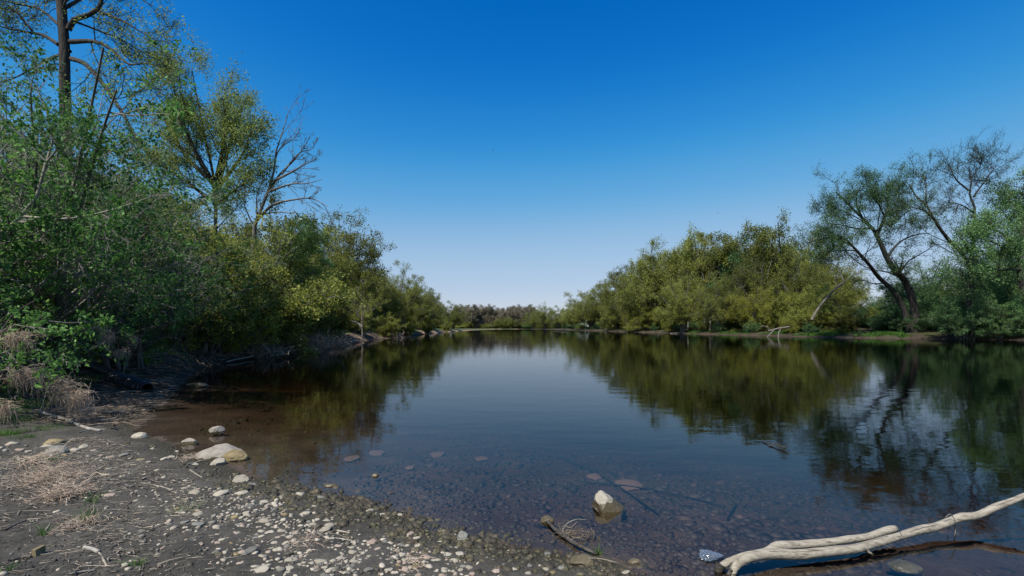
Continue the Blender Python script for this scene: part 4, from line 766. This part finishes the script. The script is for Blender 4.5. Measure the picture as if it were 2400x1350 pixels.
hero('overhanging_shrub', [([fs2] + sp([(-30,850),(0,832),(60,795),(108,752),(102,735)], 8.2), .03, .008), (sp([(108,752),(160,757,.2),(210,755,.5),(250,760,.8)], 8.2), .015, .004), ([fs2] + sp([(-20,790),(30,762),(75,768),(110,790)], 7.6), .02, .005), ([fs2] + sp([(-10,830),(40,850),(80,882),(150,886),(190,905)], 8.0), .02, .005),
   ([fs2] + sp([(-10,780),(60,805),(110,828),(150,840),(190,860)], 8.4), .02, .005), ([fs2] + sp([(-30,900),(20,880),(60,860),(110,850)], 7.4), .02, .005), ([fs2] + sp([(100,800),(180,780),(255,775),(300,790)], 10.2), .02, .005), ([fs2] + sp([(200,800),(260,795),(340,770),(380,760)], 11.8), .02, .004)],
   [dict(n=7, lr=0.3, ang=0.7, t0=0.3, up=-0.02, wig=0.15, minr=0.005, thick=False, cap=.8), dict(n=6, lr=0.5, ang=0.7, t0=0.1, wig=0.2, seg=3, minr=0.003, cap=.35)], dict(per=5, size=.085, spread=.04, aspect=.26, droop=.1, bias=.2), 'bark_grey', 'leaf_near', 62, fs2, 'low shrub branches with bright leaves hanging over the mud at the left', twig='bark_pale')
# ------------------------------------------------------------------ dry grass and straw
def strands(n, c, dirf, L0, r, R, K=5, wig=.18, grav=0.0, spread=.05, cols=((.42,.31,.22), (.30,.22,.16), (.50,.40,.30))):
    p = np.array(c)[None] + R.normal(size=(n, 3)) * np.array(spread); d = dirf(n, R)
    pts, rad = grow(p, d, L0 * R.uniform(.4, 1.2, n), np.full(n, r), np.full(n, r * .4), K, wig, -grav, R)
    V, q_ = tubes(pts, rad * R.uniform(.6, 1.3, (n, 1)), 3)
    cc = np.array(cols)[R.integers(0, len(cols), n)] * R.uniform(.7, 1.25, (n, 1)); return V, q_, np.repeat(cc, (K + 1) * 3, 0)
def hang_clump(px, py, Y, wpx, hpx, label, n=150, seed=0):
    R = np.random.default_rng(seed); c = P(px, py, Y); s = Y / F; parts = []; cl = []
    def df(n, R):
        d = R.normal(size=(n, 3)) * np.array([.8, .8, .5]); d[:, 2] -= .3; return d
    V, q_, cc = strands(n, (0, 0, 0), df, hpx * s * .5, .0028, R, 6, .3, .12, (wpx*s*.18, wpx*s*.15, hpx*s*.12)); parts.append((V, q_)); cl.append(cc)
    def dg(n, R): d = R.normal(size=(n, 3)) * .25; d[:, 2] -= 1; return d
    V, q_, cc = strands(n // 2, (0, 0, -hpx*s*.1), dg, hpx * s * .7, .003, R, 5, .12, .1, (wpx*s*.2, wpx*s*.12, hpx*s*.1)); parts.append((V, q_)); cl.append(cc)
    V, q_ = merge(parts); o = mesh_obj('dry_grass_clump', V, q_, M['straw'], attr={'col': np.vstack(cl)}); o.location = c
    return tag(o, label, 'dry grass')
for k, a in enumerate(((145,900,8.0,75,80,'big tan dry grass clump dangling long roots over the mud'), (188,925,7.9,60,70,'dry grass clump hanging at the right of the big tan one'), (62,870,7.6,90,70,'tan dry grass clump caught low in the branches at the left'), (40,785,7.6,90,60,'pale dry grass clump caught in the branches at the left edge'), (12,950,7.2,50,60,'dry grass clump at the left edge just above the grass'),
    (255,785,10.2,40,45,'small hanging dry grass tassel in the shade of the thicket'), (232,755,10.2,60,40,'dry grass caught along a branch above the small tassel'), (312,790,11.8,35,35,'dim dry grass tuft right of the small tassel'), (283,822,10.8,45,25,'spidery dead twig tuft below the small tassel'))):
    hang_clump(*a, n=170 if k < 4 else 90, seed=70 + k)
def lie(n, R): d = R.normal(size=(n, 3)); d[:, 2] *= .12; return d
def straw_heap(name, px, py, wpx, label, n, L0, seed, r=.0025, cols=((.42,.31,.23), (.33,.25,.19), (.50,.42,.33)), flat=.02, bias=None, cat='straw'):
    R = np.random.default_rng(seed); c = G(px, py); s = wpx / F * c[1]
    df = lie if bias is None else (lambda n, R: lie(n, R) * .5 + np.array(bias))
    V, q_, cc = strands(n, (0, 0, flat), df, L0, r, R, 6, .28, .01, (s*.20, s*.24, flat*.8), cols)
    V[:, 2] = np.maximum(V[:, 2], 0.002 + 0.004 * R.random(len(V)))
    gx_, gy_ = V[:, 0] + c[0], V[:, 1] + c[1]; V[:, 2] += ground(gx_, gy_) - c[2]
    o = mesh_obj(name, V, q_, M['straw'], attr={'col': cc}); o.location = c; return tag(o, label, cat, kind='stuff' if n > 900 else None)
straw_heap('straw_heap', 110, 1130, 150, 'tangled heap of pinkish dry straw on the mud at the left', 800, .16, 81, flat=.06)
straw_heap('straw_heap', 150, 1165, 110, 'lower end of the dry straw tangle beside the bent dark roots', 420, .13, 82, flat=.05)
straw_heap('straw_heap', 55, 1090, 150, 'flattened bundle of long pale reed straw at the left edge', 90, .45, 83, .003, flat=.04, bias=(1, .15, 0))
straw_heap('straw_wisp', 715, 1275, 90, 'wisp of dry straw lying across the pale pebbles', 90, .18, 84, .002)
straw_heap('straw_wisp', 430, 1195, 90, 'faint greenish straw wisp on the mud left of the pebble spread', 110, .14, 85, .0015, cols=((.30,.29,.20), (.22,.22,.15)))
straw_heap('straw_wisp', 190, 1235, 100, 'dry grass mat around the little green tuft', 130, .15, 86, .002, flat=.03)
straw_heap('straw_wisp', 440, 1075, 60, 'thin straw caught at the left tip of the long grey boulder', 60, .22, 87, .002)
straw_heap('straw_wisp', 955, 1325, 70, 'few dry straws on the pebbles at the bottom of the photo', 26, .2, 88, .002, bias=(1, 0, 0))
# litter of broken twigs over the mud
n = 38000; X = rng.uniform(-6.5, .2, n); Y = rng.uniform(2.3, 8, n); dl_, _ = dist(X, Y)
PX = 1200 + X / Y * F; k = (dl_ < -.5) & (rng.random(n) < np.clip(0.85 - (PX - 250) / 500, .06, 1) * (.55 + .6 * vn(X * 1.6, Y * 1.6, 6))); X, Y = X[k], Y[k]; n = len(X)
p0 = np.stack([X, Y, ground(X, Y) + .006], -1); pts, rad = grow(p0, lie(n, rng), np.clip(rng.lognormal(math.log(.05), .6, n), .02, .35), np.clip(rng.lognormal(math.log(.0019), .55, n), .0009, .010), np.full(n, .001), 3, .2, 0, rng)
pts[:, :, 2] = ground(pts[:, :, 0].ravel(), pts[:, :, 1].ravel()).reshape(n, -1) + .004 + rng.uniform(0, .018, (n, 1)); V, q_ = tubes(pts, rad, 3)
cc = colmix(n, [(.22, .19, .15), (.33, .28, .22), (.06, .05, .04), (.43, .36, .28)], [3, 3, 2.5, 1.6], .2)
tag(mesh_obj('twig_litter', V, q_, M['litter'], attr={'col': np.repeat(cc, 12, 0)}), 'small broken twigs and straw littering the dark mud', 'litter', kind='stuff'); pass
n = 12000; Y = 8 + 62 * rng.random(n) ** 1.5; Y[:5000] = rng.uniform(9.5, 26, 5000); X = np.interp(Y, LY, LX) - rng.exponential(1.3, n) * (1 + Y * .012) - .05; X[:5000] -= rng.uniform(0, 3.5, 5000)
z_ = ground(X, Y); p0 = np.stack([X, Y, z_ + .01], -1); sc_ = .6 + Y / 22
pts, rad = grow(p0, lie(n, rng), np.clip(rng.lognormal(math.log(.16), .7, n), .04, 1.2) * sc_, np.clip(rng.lognormal(math.log(.005), .5, n), .002, .03) * sc_, np.full(n, .002), 2, .2, 0, rng)
pts[:, :, 2] = ground(pts[:, :, 0].ravel(), pts[:, :, 1].ravel()).reshape(n, -1) + .01 + rng.uniform(0, .05, (n, 1)) * sc_[:, None]; V, q_ = tubes(pts, rad, 3)
cc = colmix(n, [(.22, .17, .13), (.30, .23, .17), (.08, .06, .045), (.42, .34, .26)], [3, 2, 4, .8], .2)
tag(mesh_obj('bank_litter', V, q_, M['litter'], attr={'col': np.repeat(cc, 9, 0)}), 'drifted twigs and dead stalks strewn along the foot of the left bank', 'litter', kind='stuff')
# ------------------------------------------------------------------ grass
def blades(X, Y, Hh, R, lean=.5, wd=.004, seg=2):
    n = len(X); Z = ground(X, Y); b = np.stack([X, Y, Z - .01], -1); d = R.normal(size=(n, 3)) * lean; d[:, 2] = 1; d = nrm(d)
    s = nrm(np.cross(d, R.normal(size=(n, 3)))) * (wd * R.uniform(.6, 1.4, (n, 1))); h = (Hh * R.uniform(.5, 1.3, n))[:, None]
    g = d * np.array([1, 1, 0]) * h * .5
    V = np.stack([b - s, b + s, b + d * h * .6 + s * .7, b + d * h * .6 - s * .7, b + d * h * .95 + g + s * .1, b + d * h * .95 + g - s * .1], 1)
    i = np.arange(n)[:, None] * 6; q_ = np.vstack([i + np.array([[0, 1, 2, 3]]), i + np.array([[3, 2, 4, 5]])])
    return V.reshape(-1, 3), q_, np.repeat(np.clip(.5 + .25 * R.normal(size=n), 0, 1), 6)
def grass(name, X, Y, Hh, label, wd=.004, lean=.5, kind='stuff', seed=1, cat='grass'):
    V, q_, tn = blades(X, Y, Hh, np.random.default_rng(seed), lean, wd); return tag(mesh_obj(name, V, q_, M['grass'], smooth=False, attr={'tone': tn}), label, cat, kind=kind)
n = 60000; X = rng.uniform(-15, -4.5, n); Y = rng.uniform(5.5, 17, n); dl_, _ = dist(X, Y); nz = fbm(X * .8, Y * .8, 2, 3)
k = (dl_ < np.where(Y > 7.6, -1.7, -2.3)) & (nz > -.25) & (np.abs(X) < Y * 1.25) ; X, Y = X[k], Y[k]; pass
grass('bank_grass', X, Y, .10, 'short green grass growing on the left bank under the thicket', .007)
n = 24000; Y = 16 + 100 * rng.random(n) ** 1.6; X = np.interp(Y, LY, LX) - rng.uniform(1.0, 7, n) * (1 + Y * .01); nz = fbm(X * .3, Y * .3, 2, 3); k = nz > -.1
grass('far_bank_grass', X[k], Y[k], .35, 'green grass patches along the top of the far left bank', .03)
n = 40000; Y = 58 + 60 * rng.random(n) ** 1.4; X = np.interp(Y, RY, RX) + rng.uniform(.3, 9, n); k = fbm(X * .25, Y * .25, 4, 3) > .05; X, Y = X[k], Y[k]
grass('right_bank_grass', X, Y, .28, 'green grass strip along the foot of the right bank', .05)
def tuft(px, py, n, h, wpx, label, seed, wd=.0025):
    c = G(px, py); R = np.random.default_rng(seed); s = wpx / F * c[1]; return grass('grass_tuft', c[0] + R.normal(size=n) * s * .25, c[1] + R.normal(size=n) * s * .25, h, label, wd, .45, 'thing', seed, 'grass tuft')
for k, a in enumerate(((28,985,420,.14,90,'lush green grass slope under the branches at the left edge'), (110,1005,160,.09,80,'thin grass patch between the bright cushion and the peeling branch'), (1402,1303,22,.10,10,'bright green sprout at the lower end of the sunken dark stick'), (200,1222,70,.13,45,'green grass tuft in the middle of the dry grass mat'), (215,1180,30,.13,25,'yellow-green grass tuft above the dry grass mat'), (120,1083,50,.11,40,'green tuft beside the row of stones'), (60,1085,40,.10,35,'grass tuft on the flattened reed straw'), (78,1112,30,.11,20,'grass tuft poking through the straw heap'),
    (18,1020,240,.12,60,'bright green grass cushion at the left edge'), (60,1028,120,.09,50,'low grass patch just right of the bright cushion'), (100,1255,16,.12,12,'few thin green blades at the left bottom mud'), (322,1325,22,.09,14,'small green sprout on the mud near the bottom'), (18,1340,14,.1,12,'tiny sprout in the bottom left corner'), (430,1200,22,.06,50,'sparse grass seedlings on the mud by the pebble spread'))):
    tuft(*a, 90 + k)
# ------------------------------------------------------------------ driftwood in the water
BY = lambda px: float(np.interp(px, [1680, 1850, 2000, 2130, 2237, 2400, 2480], [1343, 1322, 1303, 1270, 1248, 1230, 1224]))
def dw(px, py, rpx, dY=0.0):
    rpx *= 0.72
    Y = H * F / (BY(px) - HZ) + dY; return [*P(px, py, Y), rpx / F * Y]
A = [dw(1716,1352,9,-.06), dw(1722,1330,13,-.04), dw(1745,1310,15,-.03), dw(1800,1299,16), dw(1870,1300,15.5), dw(1950,1292,15), dw(2010,1285,14), dw(2080,1265,13), dw(2130,1250,12.5), dw(2165,1240,14), dw(2190,1236,13), dw(2235,1219,12.5), dw(2255,1212,14), dw(2290,1208,11), dw(2330,1190,11), dw(2370,1175,9.5), dw(2420,1155,8), dw(2480,1140,7)]
B = [dw(1690,1330,12,.02), dw(1712,1314,10,.03), dw(1750,1300,10,.03), dw(1795,1293,11,.05), dw(1822,1281,15,.07), dw(1860,1278,13,.08), dw(1930,1272,12,.08), dw(1990,1264,11.5,.08), dw(2035,1258,10.5,.09), dw(2065,1248,12,.1), dw(2085,1242,13,.1), dw(2098,1239,11,.1)]
logo = empty('forked_driftwood_log', A[3][:3]); tag(logo, 'long forked bleached log lying in the shallow water at the lower right', 'log')
for nm, pl, K in (('main_stem', A, 70), ('side_stem', B, 44)):
    o = log_thing(nm, [(pl,)], 'driftwood', None, sides=16, K=K, rough=.045, at0=A[3][:3]); o.parent = logo; o.location = (0, 0, 0)
def sub(nm, pl, mat, K=10, rough=.05): o = log_thing(nm, [(x,) for x in pl], mat, None, sides=7, K=K, rough=rough, at0=A[3][:3]); o.parent = logo; o.location = (0, 0, 0)
sub('knot', [[dw(2030,1290,6,-.04), dw(2040,1297,5,-.06), dw(2046,1300,3.5,-.07)]], 'driftwood')
for i0, side in ((3, .1), (5, -.35), (8, .2), (12, -.1), (14, .15)):
    seg = [[q[0], q[1] - q[3] * (.45 + side), q[2] + q[3] * (.86 - .3 * side), .0018] for q in A[i0:i0 + 3]]
    sub('crack', [seg], 'log_dark', K=20, rough=.5)
for i0 in (4, 7):
    sub('crack', [[[q[0], q[1] - q[3] * .5, q[2] + q[3] * .84, .0016] for q in B[i0:i0 + 2]]], 'log_dark', K=16, rough=.5)
sub('root_stub', [[dw(1690,1322,13,.02), dw(1684,1335,12,.02), dw(1688,1350,8,.02)], [dw(1715,1335,8,-.05), dw(1706,1348,6,-.05)]], 'log_dark', rough=.2)
sub('hanging_rootlet', [[dw(2237,1228,1.5), dw(2239,1245,1.3), dw(2237,1256,1)], [dw(2222,1235,1), dw(2221,1248,.8)], [dw(2240,1222,1.2,-.05), dw(2228,1205,1.2,-.05), dw(2215,1213,1,-.05)], [dw(2108,1245,1.2,-.06), dw(2118,1262,1.1,-.08), dw(2130,1276,.8,-.09)], [dw(2050,1275,1.1,-.06), dw(2070,1276,1,-.08), dw(2092,1286,.8,-.1)]], 'twig_brown')
# crumpled clear plastic beside the log
m, t, N = new_mat('clear_plastic'); L = t.links.new; gl = N('BsdfGlossy'); gl.inputs['Roughness'].default_value = .08; tr = N('BsdfTransparent'); tr.inputs[0].default_value = (.8, .88, .95, 1); df_ = N('BsdfDiffuse'); df_.inputs[0].default_value = (.42, .45, .48, 1)
ma = N('MixShader'); ma.inputs[0].default_value = .28; mb = N('MixShader'); mb.inputs[0].default_value = .14; L(tr.outputs[0], ma.inputs[1]); L(gl.outputs[0], ma.inputs[2]); L(ma.outputs[0], mb.inputs[1]); L(df_.outputs[0], mb.inputs[2]); o = N('OutputMaterial'); L(mb.outputs[0], o.inputs[0]); M['plastic'] = m
p = W(1668, 1306); V = I4[0].copy(); V *= (1 + .32 * np.abs(fbm(V[:, 0]*3, V[:, 1]*3, V[:, 2]*3, 4)))[:, None] * .85; V *= np.array([.085, .05, .03]); V[:, 1] *= 1 - .5 * (V[:, 0] / .085); V[:, 2] *= 1 - .6 * (V[:, 0] / .085)
o = mesh_obj('plastic_bag', V, I4[1], m, smooth=False); o.location = (p[0], p[1], .012); tag(o, 'crumpled clear plastic bag floating at the root end of the bleached log', 'plastic bag')
# dark half-sunken stick, its debris and the curved pale twig
def wd_(px, py, rpx, h=0.0): rpx *= 0.62; p = W(px, py); Y = p[1]; Y2_ = Y * (H - h) / H; return [(px - 1200) / F * Y2_, Y2_, h, rpx / F * Y]
log_thing('sunken_stick', [([wd_(1275,1212,5,.02), wd_(1295,1235,5,.02), wd_(1320,1255,8,.02), wd_(1350,1275,8,.025), wd_(1380,1290,7,.03), wd_(1400,1300,5,.01)],)], 'log_dark', 'dark half-sunken stick pointing from the mud to the wet brown stone', 'stick', 10)
log_thing('curved_twig', [([wd_(1318,1244,1.3,.04), wd_(1328,1228,1.2,.09), wd_(1345,1219,1.1,.11), wd_(1360,1217,1,.10), wd_(1377,1219,.9,.08)],)], 'driftwood', 'thin pale twig curving up over the dark sunken stick', 'twig', 6)
log_thing('bent_twig', [([wd_(1340,1316,1.6,.03), wd_(1365,1310,1.6,.05), wd_(1395,1308,1.5,.06), wd_(1420,1312,1.4,.05), wd_(1448,1319,1.2,.03)],)], 'driftwood', 'pale bent twig arching over the stone with pale crown', 'twig', 6)
R = np.random.default_rng(5); c = W(1335, 1252)
V, q_, cc = strands(70, (0, 0, .03), lie, .10, .0015, R, 5, .3, 0, (.05, .05, .015), ((.36, .30, .2), (.2, .16, .1), (.1, .08, .05))); o = mesh_obj('stick_debris', V, q_, M['straw'], attr={'col': cc}); o.location = c; tag(o, 'knot of dead grass caught on the upper half of the dark sunken stick', 'dry grass')
c = W(1372, 1262); V, q_, cc = strands(60, (0, 0, .02), lie, .10, .0018, R, 5, .3, 0, (.06, .03, .015), ((.2, .16, .1), (.1, .08, .05), (.32, .27, .18))); o = mesh_obj('stick_debris', V, q_, M['straw'], attr={'col': cc}); o.location = c; tag(o, 'raft of dark dead grass floating right of the dark sunken stick', 'dry grass')
log_thing('wood_chip', [([wd_(1389,1186,2.5,.01), wd_(1396,1192,4,.02), wd_(1402,1200,2,.0)],)], 'log_dark', 'small black wood chip floating left of the pointed boulder', 'wood chip', 8)
log_thing('floating_branch', [([wd_(1790,1035,2,.01), wd_(1815,1041,2.5,.03), wd_(1842,1050,2.5,.03)],), ([wd_(1800,1044,1.5,.01), wd_(1822,1046,1.5,.02), wd_(1838,1054,1.2,.01)],)], 'log_dark', 'small forked branch floating below the reflections of the right trees', 'branch', 6)
def bed_stick(pts, r, label):
    pl = []
    for px, py in pts: q0 = G(px, py, .03); pl.append([*q0, r])
    log_thing('sunken_branch', [(pl,)], 'sunken_wood', label, 'branch', 7)
bed_stick([(1315,1070),(1390,1105),(1450,1140),(1545,1205)], .009, 'long straight stick lying under water, passing behind the pointed boulder')
bed_stick([(1370,1130),(1480,1140),(1600,1162),(1700,1188)], .008, 'thin dark stick under water crossing the broad reddish slab')
bed_stick([(1725,1180),(1705,1215)], .01, 'short dark stick under water above the bleached log')
# ------------------------------------------------------------------ left shore: fallen log, pipe, sticks
def gl_(px, py, rpx, lift=.6): rpx *= 0.8; p = G(px, py); r_ = rpx / F * p[1]; return [p[0], p[1], p[2] + r_ * lift, r_]
log_thing('fallen_log', [([gl_(165,835,9), gl_(215,862,12), gl_(260,882,13), gl_(310,896,12), gl_(365,906,9), gl_(405,915,6)],)], 'log_dark', 'long dark fallen log in the shade behind the corrugated pipe', sides=14, K=30)
pa, pb = G(262, 895), G(345, 921); Kp = 60; tt = np.linspace(0, 1, Kp)[:, None]; c = pa[None] * (1 - tt) + pb[None] * tt; c[:, 2] += .10
rr0 = .17 + .014 * np.sign(np.sin(tt[:, 0] * 2 * pi * 9)); Vo, qo = tubes((c - pa)[None], rr0[None], 24); Vi, qi = tubes((c - pa)[None], (rr0 - .02)[None], 24); V, q_ = merge([(Vo, qo), (Vi, qi[:, ::-1])])
rg = np.arange(24); a0 = (Kp - 1) * 24; q_ = np.vstack([q_, np.stack([a0 + rg, a0 + (rg + 1) % 24, len(Vo) + a0 + (rg + 1) % 24, len(Vo) + a0 + rg], -1)])
o = mesh_obj('corrugated_pipe', V, q_, M['pipe'], smooth=False); o.location = pa; tag(o, 'open end of a black corrugated drain pipe lying on the shaded mud', 'pipe')
ST = [([(95,968),(150,985),(200,1005),(235,1012)], 4, 'bark_pale', 'pale peeling driftwood branch below the dangling roots'), ([(118,980),(190,990),(250,985)], 4, 'bark_grey', 'grey driftwood branch lying behind the pale peeling one'), ([(195,1134),(240,1128),(285,1127)], 3, 'bark_grey', 'straight grey stick on the mud right of the straw heap'),
 ([(330,1133),(370,1140),(405,1150)], 1.8, 'driftwood', 'thin white twig pointing right across the mud'), ([(100,1092),(140,1105),(172,1123)], 2.2, 'driftwood', 'long pale reed stalk on the straw heap'), ([(0,1108),(50,1095),(75,1083),(112,1066)], 2.0, 'bark_grey', 'thin brown stick sticking up from the reed straw'),
 ([(150,1120),(156,1140),(148,1160),(165,1172),(185,1160)], 3.2, 'bark_grey', 'curled dark root beside the straw heap'), ([(143,1165),(150,1180),(185,1175)], 3, 'log_dark', 'short dark root under the curled one'), ([(145,1155),(165,1168)], 2, 'driftwood', 'short pale stub across the curled root'),
 ([(198,1286),(215,1290),(232,1297)], 5, 'bark_pale', 'thick pale stick end lying near the bottom mud'), ([(232,1297),(242,1313),(250,1328)], 2.6, 'driftwood', 'slanting pale splinter below the thick stick end'), ([(240,1300),(280,1293),(318,1289)], 2.5, 'bark_grey', 'grey stick continuing right from the thick stick end'),
 ([(265,1283),(300,1266),(340,1272)], 3, 'bark_grey', 'crooked grey stick above the thick stick end'), ([(158,1348),(190,1342),(222,1338)], 2.6, 'bark_pale', 'stick lying along the bottom edge of the photo'), ([(10,1245),(40,1230),(60,1222)], 3, 'bark_grey', 'dark slanting stick at the lower left'),
 ([(20,1320),(50,1312),(75,1308)], 6, 'log_dark', 'short dark log piece in the bottom left corner'), ([(500,1148),(530,1137),(538,1128),(541,1118)], 1.6, 'bark_grey', 'thin twig bending upward before the pale domed stone'), ([(440,1090),(480,1080),(520,1076)], 1.6, 'bark_pale', 'thin branch leaning on the long grey boulder'),
 ([(445,1372-270),(460,1112),(474,1120)], 1.3, 'driftwood', 'short pale twig on the mud below the long grey boulder'), ([(445,1268),(465,1256),(486,1240)], 1.5, 'bark_pale', 'thin grey twig at the inner side of the pebbles'), ([(755,1260),(800,1264),(835,1272)], 1.8, 'bark_pale', 'grey twig lying right of the straw wisp'), ([(790,1246),(805,1249),(820,1252)], 3.2, 'driftwood', 'pinkish peeled stick on the pebbles right of the straw wisp'),
 ([(185,1014),(215,1008),(250,1008)], 1.6, 'bark_pale', 'thin white stick at the rim of the shade'), ([(70,1098),(78,1112),(76,1130)], 2, 'bark_grey', 'short upright stem in the reed straw')]
for pl, r_, mt, lb in ST: log_thing('stick', [([gl_(x, y_, r_, .9) for x, y_ in pl],)], mt, lb, 'stick', 8, 16, .10)
# split piece of yellow wood at the lower left
V = np.array([(x, y_, z) for x in (-1, 1) for y_ in (-1, 1) for z in (-1, 1)], float); q_ = np.array([(0,1,3,2),(4,6,7,5),(0,4,5,1),(2,3,7,6),(0,2,6,4),(1,5,7,3)])
V = V * np.array([.018, .035, .03]); V[V[:, 2] > 0, 0] *= .7; V[V[:, 2] > 0, 1] *= 1.15; p = G(90, 1303); o = mesh_obj('wood_block', V, q_, M['stone_tan'], smooth=False); o.location = (p[0], p[1], p[2] + .028); o.rotation_euler = (0, 0, .1); tag(o, 'small yellowish split wood block standing on the lower left mud', 'wood block')
# bleached debris, stump and arched branch on the left bank
for k, (px, py, Y, lb) in enumerate(((705,792,33,'bleached flood debris heap below the yellow-green bush'), (735,785,36,'tan flood debris beside the pale stump'), (905,775,62,'small bleached debris heap near the far sandy strip'), (770,790,42,'tangle of pale roots on the eroded sandy bank'), (600,815,26,'dim straw debris at the foot of the shaded bush'), (500,790,19,'reddish dead grass hanging from the yellow-brown bush'))):
    R = np.random.default_rng(300 + k); f = G(px, py + 18); V, q_, cc = strands(260, (0, 0, .35), lambda n, R: R.normal(size=(n, 3)) * np.array([1, 1, .7]), Y * .018 + .35, .012 + Y * .0002, R, 5, .3, .05, (Y*.016+.3, .5, .22), ((.42, .30, .21), (.30, .21, .15), (.50, .38, .28)))
    V[:, 2] = np.maximum(V[:, 2], -.1); o = mesh_obj('flood_debris', V, q_, M['straw'], attr={'col': cc}); o.location = f; tag(o, lb, 'debris')
log_thing('arched_branch', [([pr(783,771,50,.10), pr(795,760,50,.11), pr(815,754,50,.12), pr(835,756,50,.11), pr(850,767,50,.08)],), ([pr(833,756,50,.08), pr(840,760,50,.07), pr(848,772,50,.05)],)], 'driftwood', 'bleached arched dead branch over the left bank grass', 'branch', 8)
f = G(724, 812); log_thing('tree_stump', [([[f[0], f[1], f[2] - .1, .30], [f[0] + .05, f[1], f[2] + .35, .22], [f[0] + .02, f[1], f[2] + .6, .2]],)], 'driftwood', 'short pale stump at the foot of the left bank', 'stump', 12, 8, .2)
for k, (x, y_, x2, y2, r_) in enumerate(((560,838,640,826,2), (640,836,700,818,2), (690,818,760,806,2), (750,806,800,792,1.8), (600,822,660,815,1.5), (800,800,850,790,1.5), (770,800,740,790,1.5), (820,795,835,785,1.5), (530,846,590,832,2))):
    log_thing('drift_stick', [([gl_(x, y_, r_, .8), gl_((x+x2)/2, (y_+y2)/2, r_, 1.2), gl_(x2, y2, r_*.6, .8)],)], 'driftwood', 'pale driftwood stick lying on the eroded left bank', 'stick', 6, 10, .1)['group'] = 'driftwood sticks on the eroded left bank'
# ------------------------------------------------------------------ three distant birds
for k, (px, py, Y, lb) in enumerate(((1155, 351, 90, 'tiny dark bird high over the middle of the river'), (567, 123, 80, 'tiny dark bird over the round-crowned tree'), (1683, 499, 95, 'tiny dark bird above the right bank trees'))):
    bv = [([[-.3, 0, 0, .01], [-.15, 0, .1, .03], [0, 0, .01, .04], [.15, 0, .1, .03], [.3, 0, 0, .01]],), ([[0, -.15, 0, .01], [0, -.06, 0, .04], [0, .08, 0, .035], [0, .18, 0, .012]],)]
    o = log_thing('flying_bird', bv, 'bird', lb, 'bird', 6, 12, 0, at0=(0, 0, 0)); o.location = P(px, py, Y); o.rotation_euler = (.3, .5, .8 + k)
for o in list(bpy.data.objects):     # templates that were never placed
    if o.parent is None and o.type == 'EMPTY' and not o.get('category'):
        print('unplaced', o.name)
        for ch in list(o.children): bpy.data.objects.remove(ch)
        bpy.data.objects.remove(o)
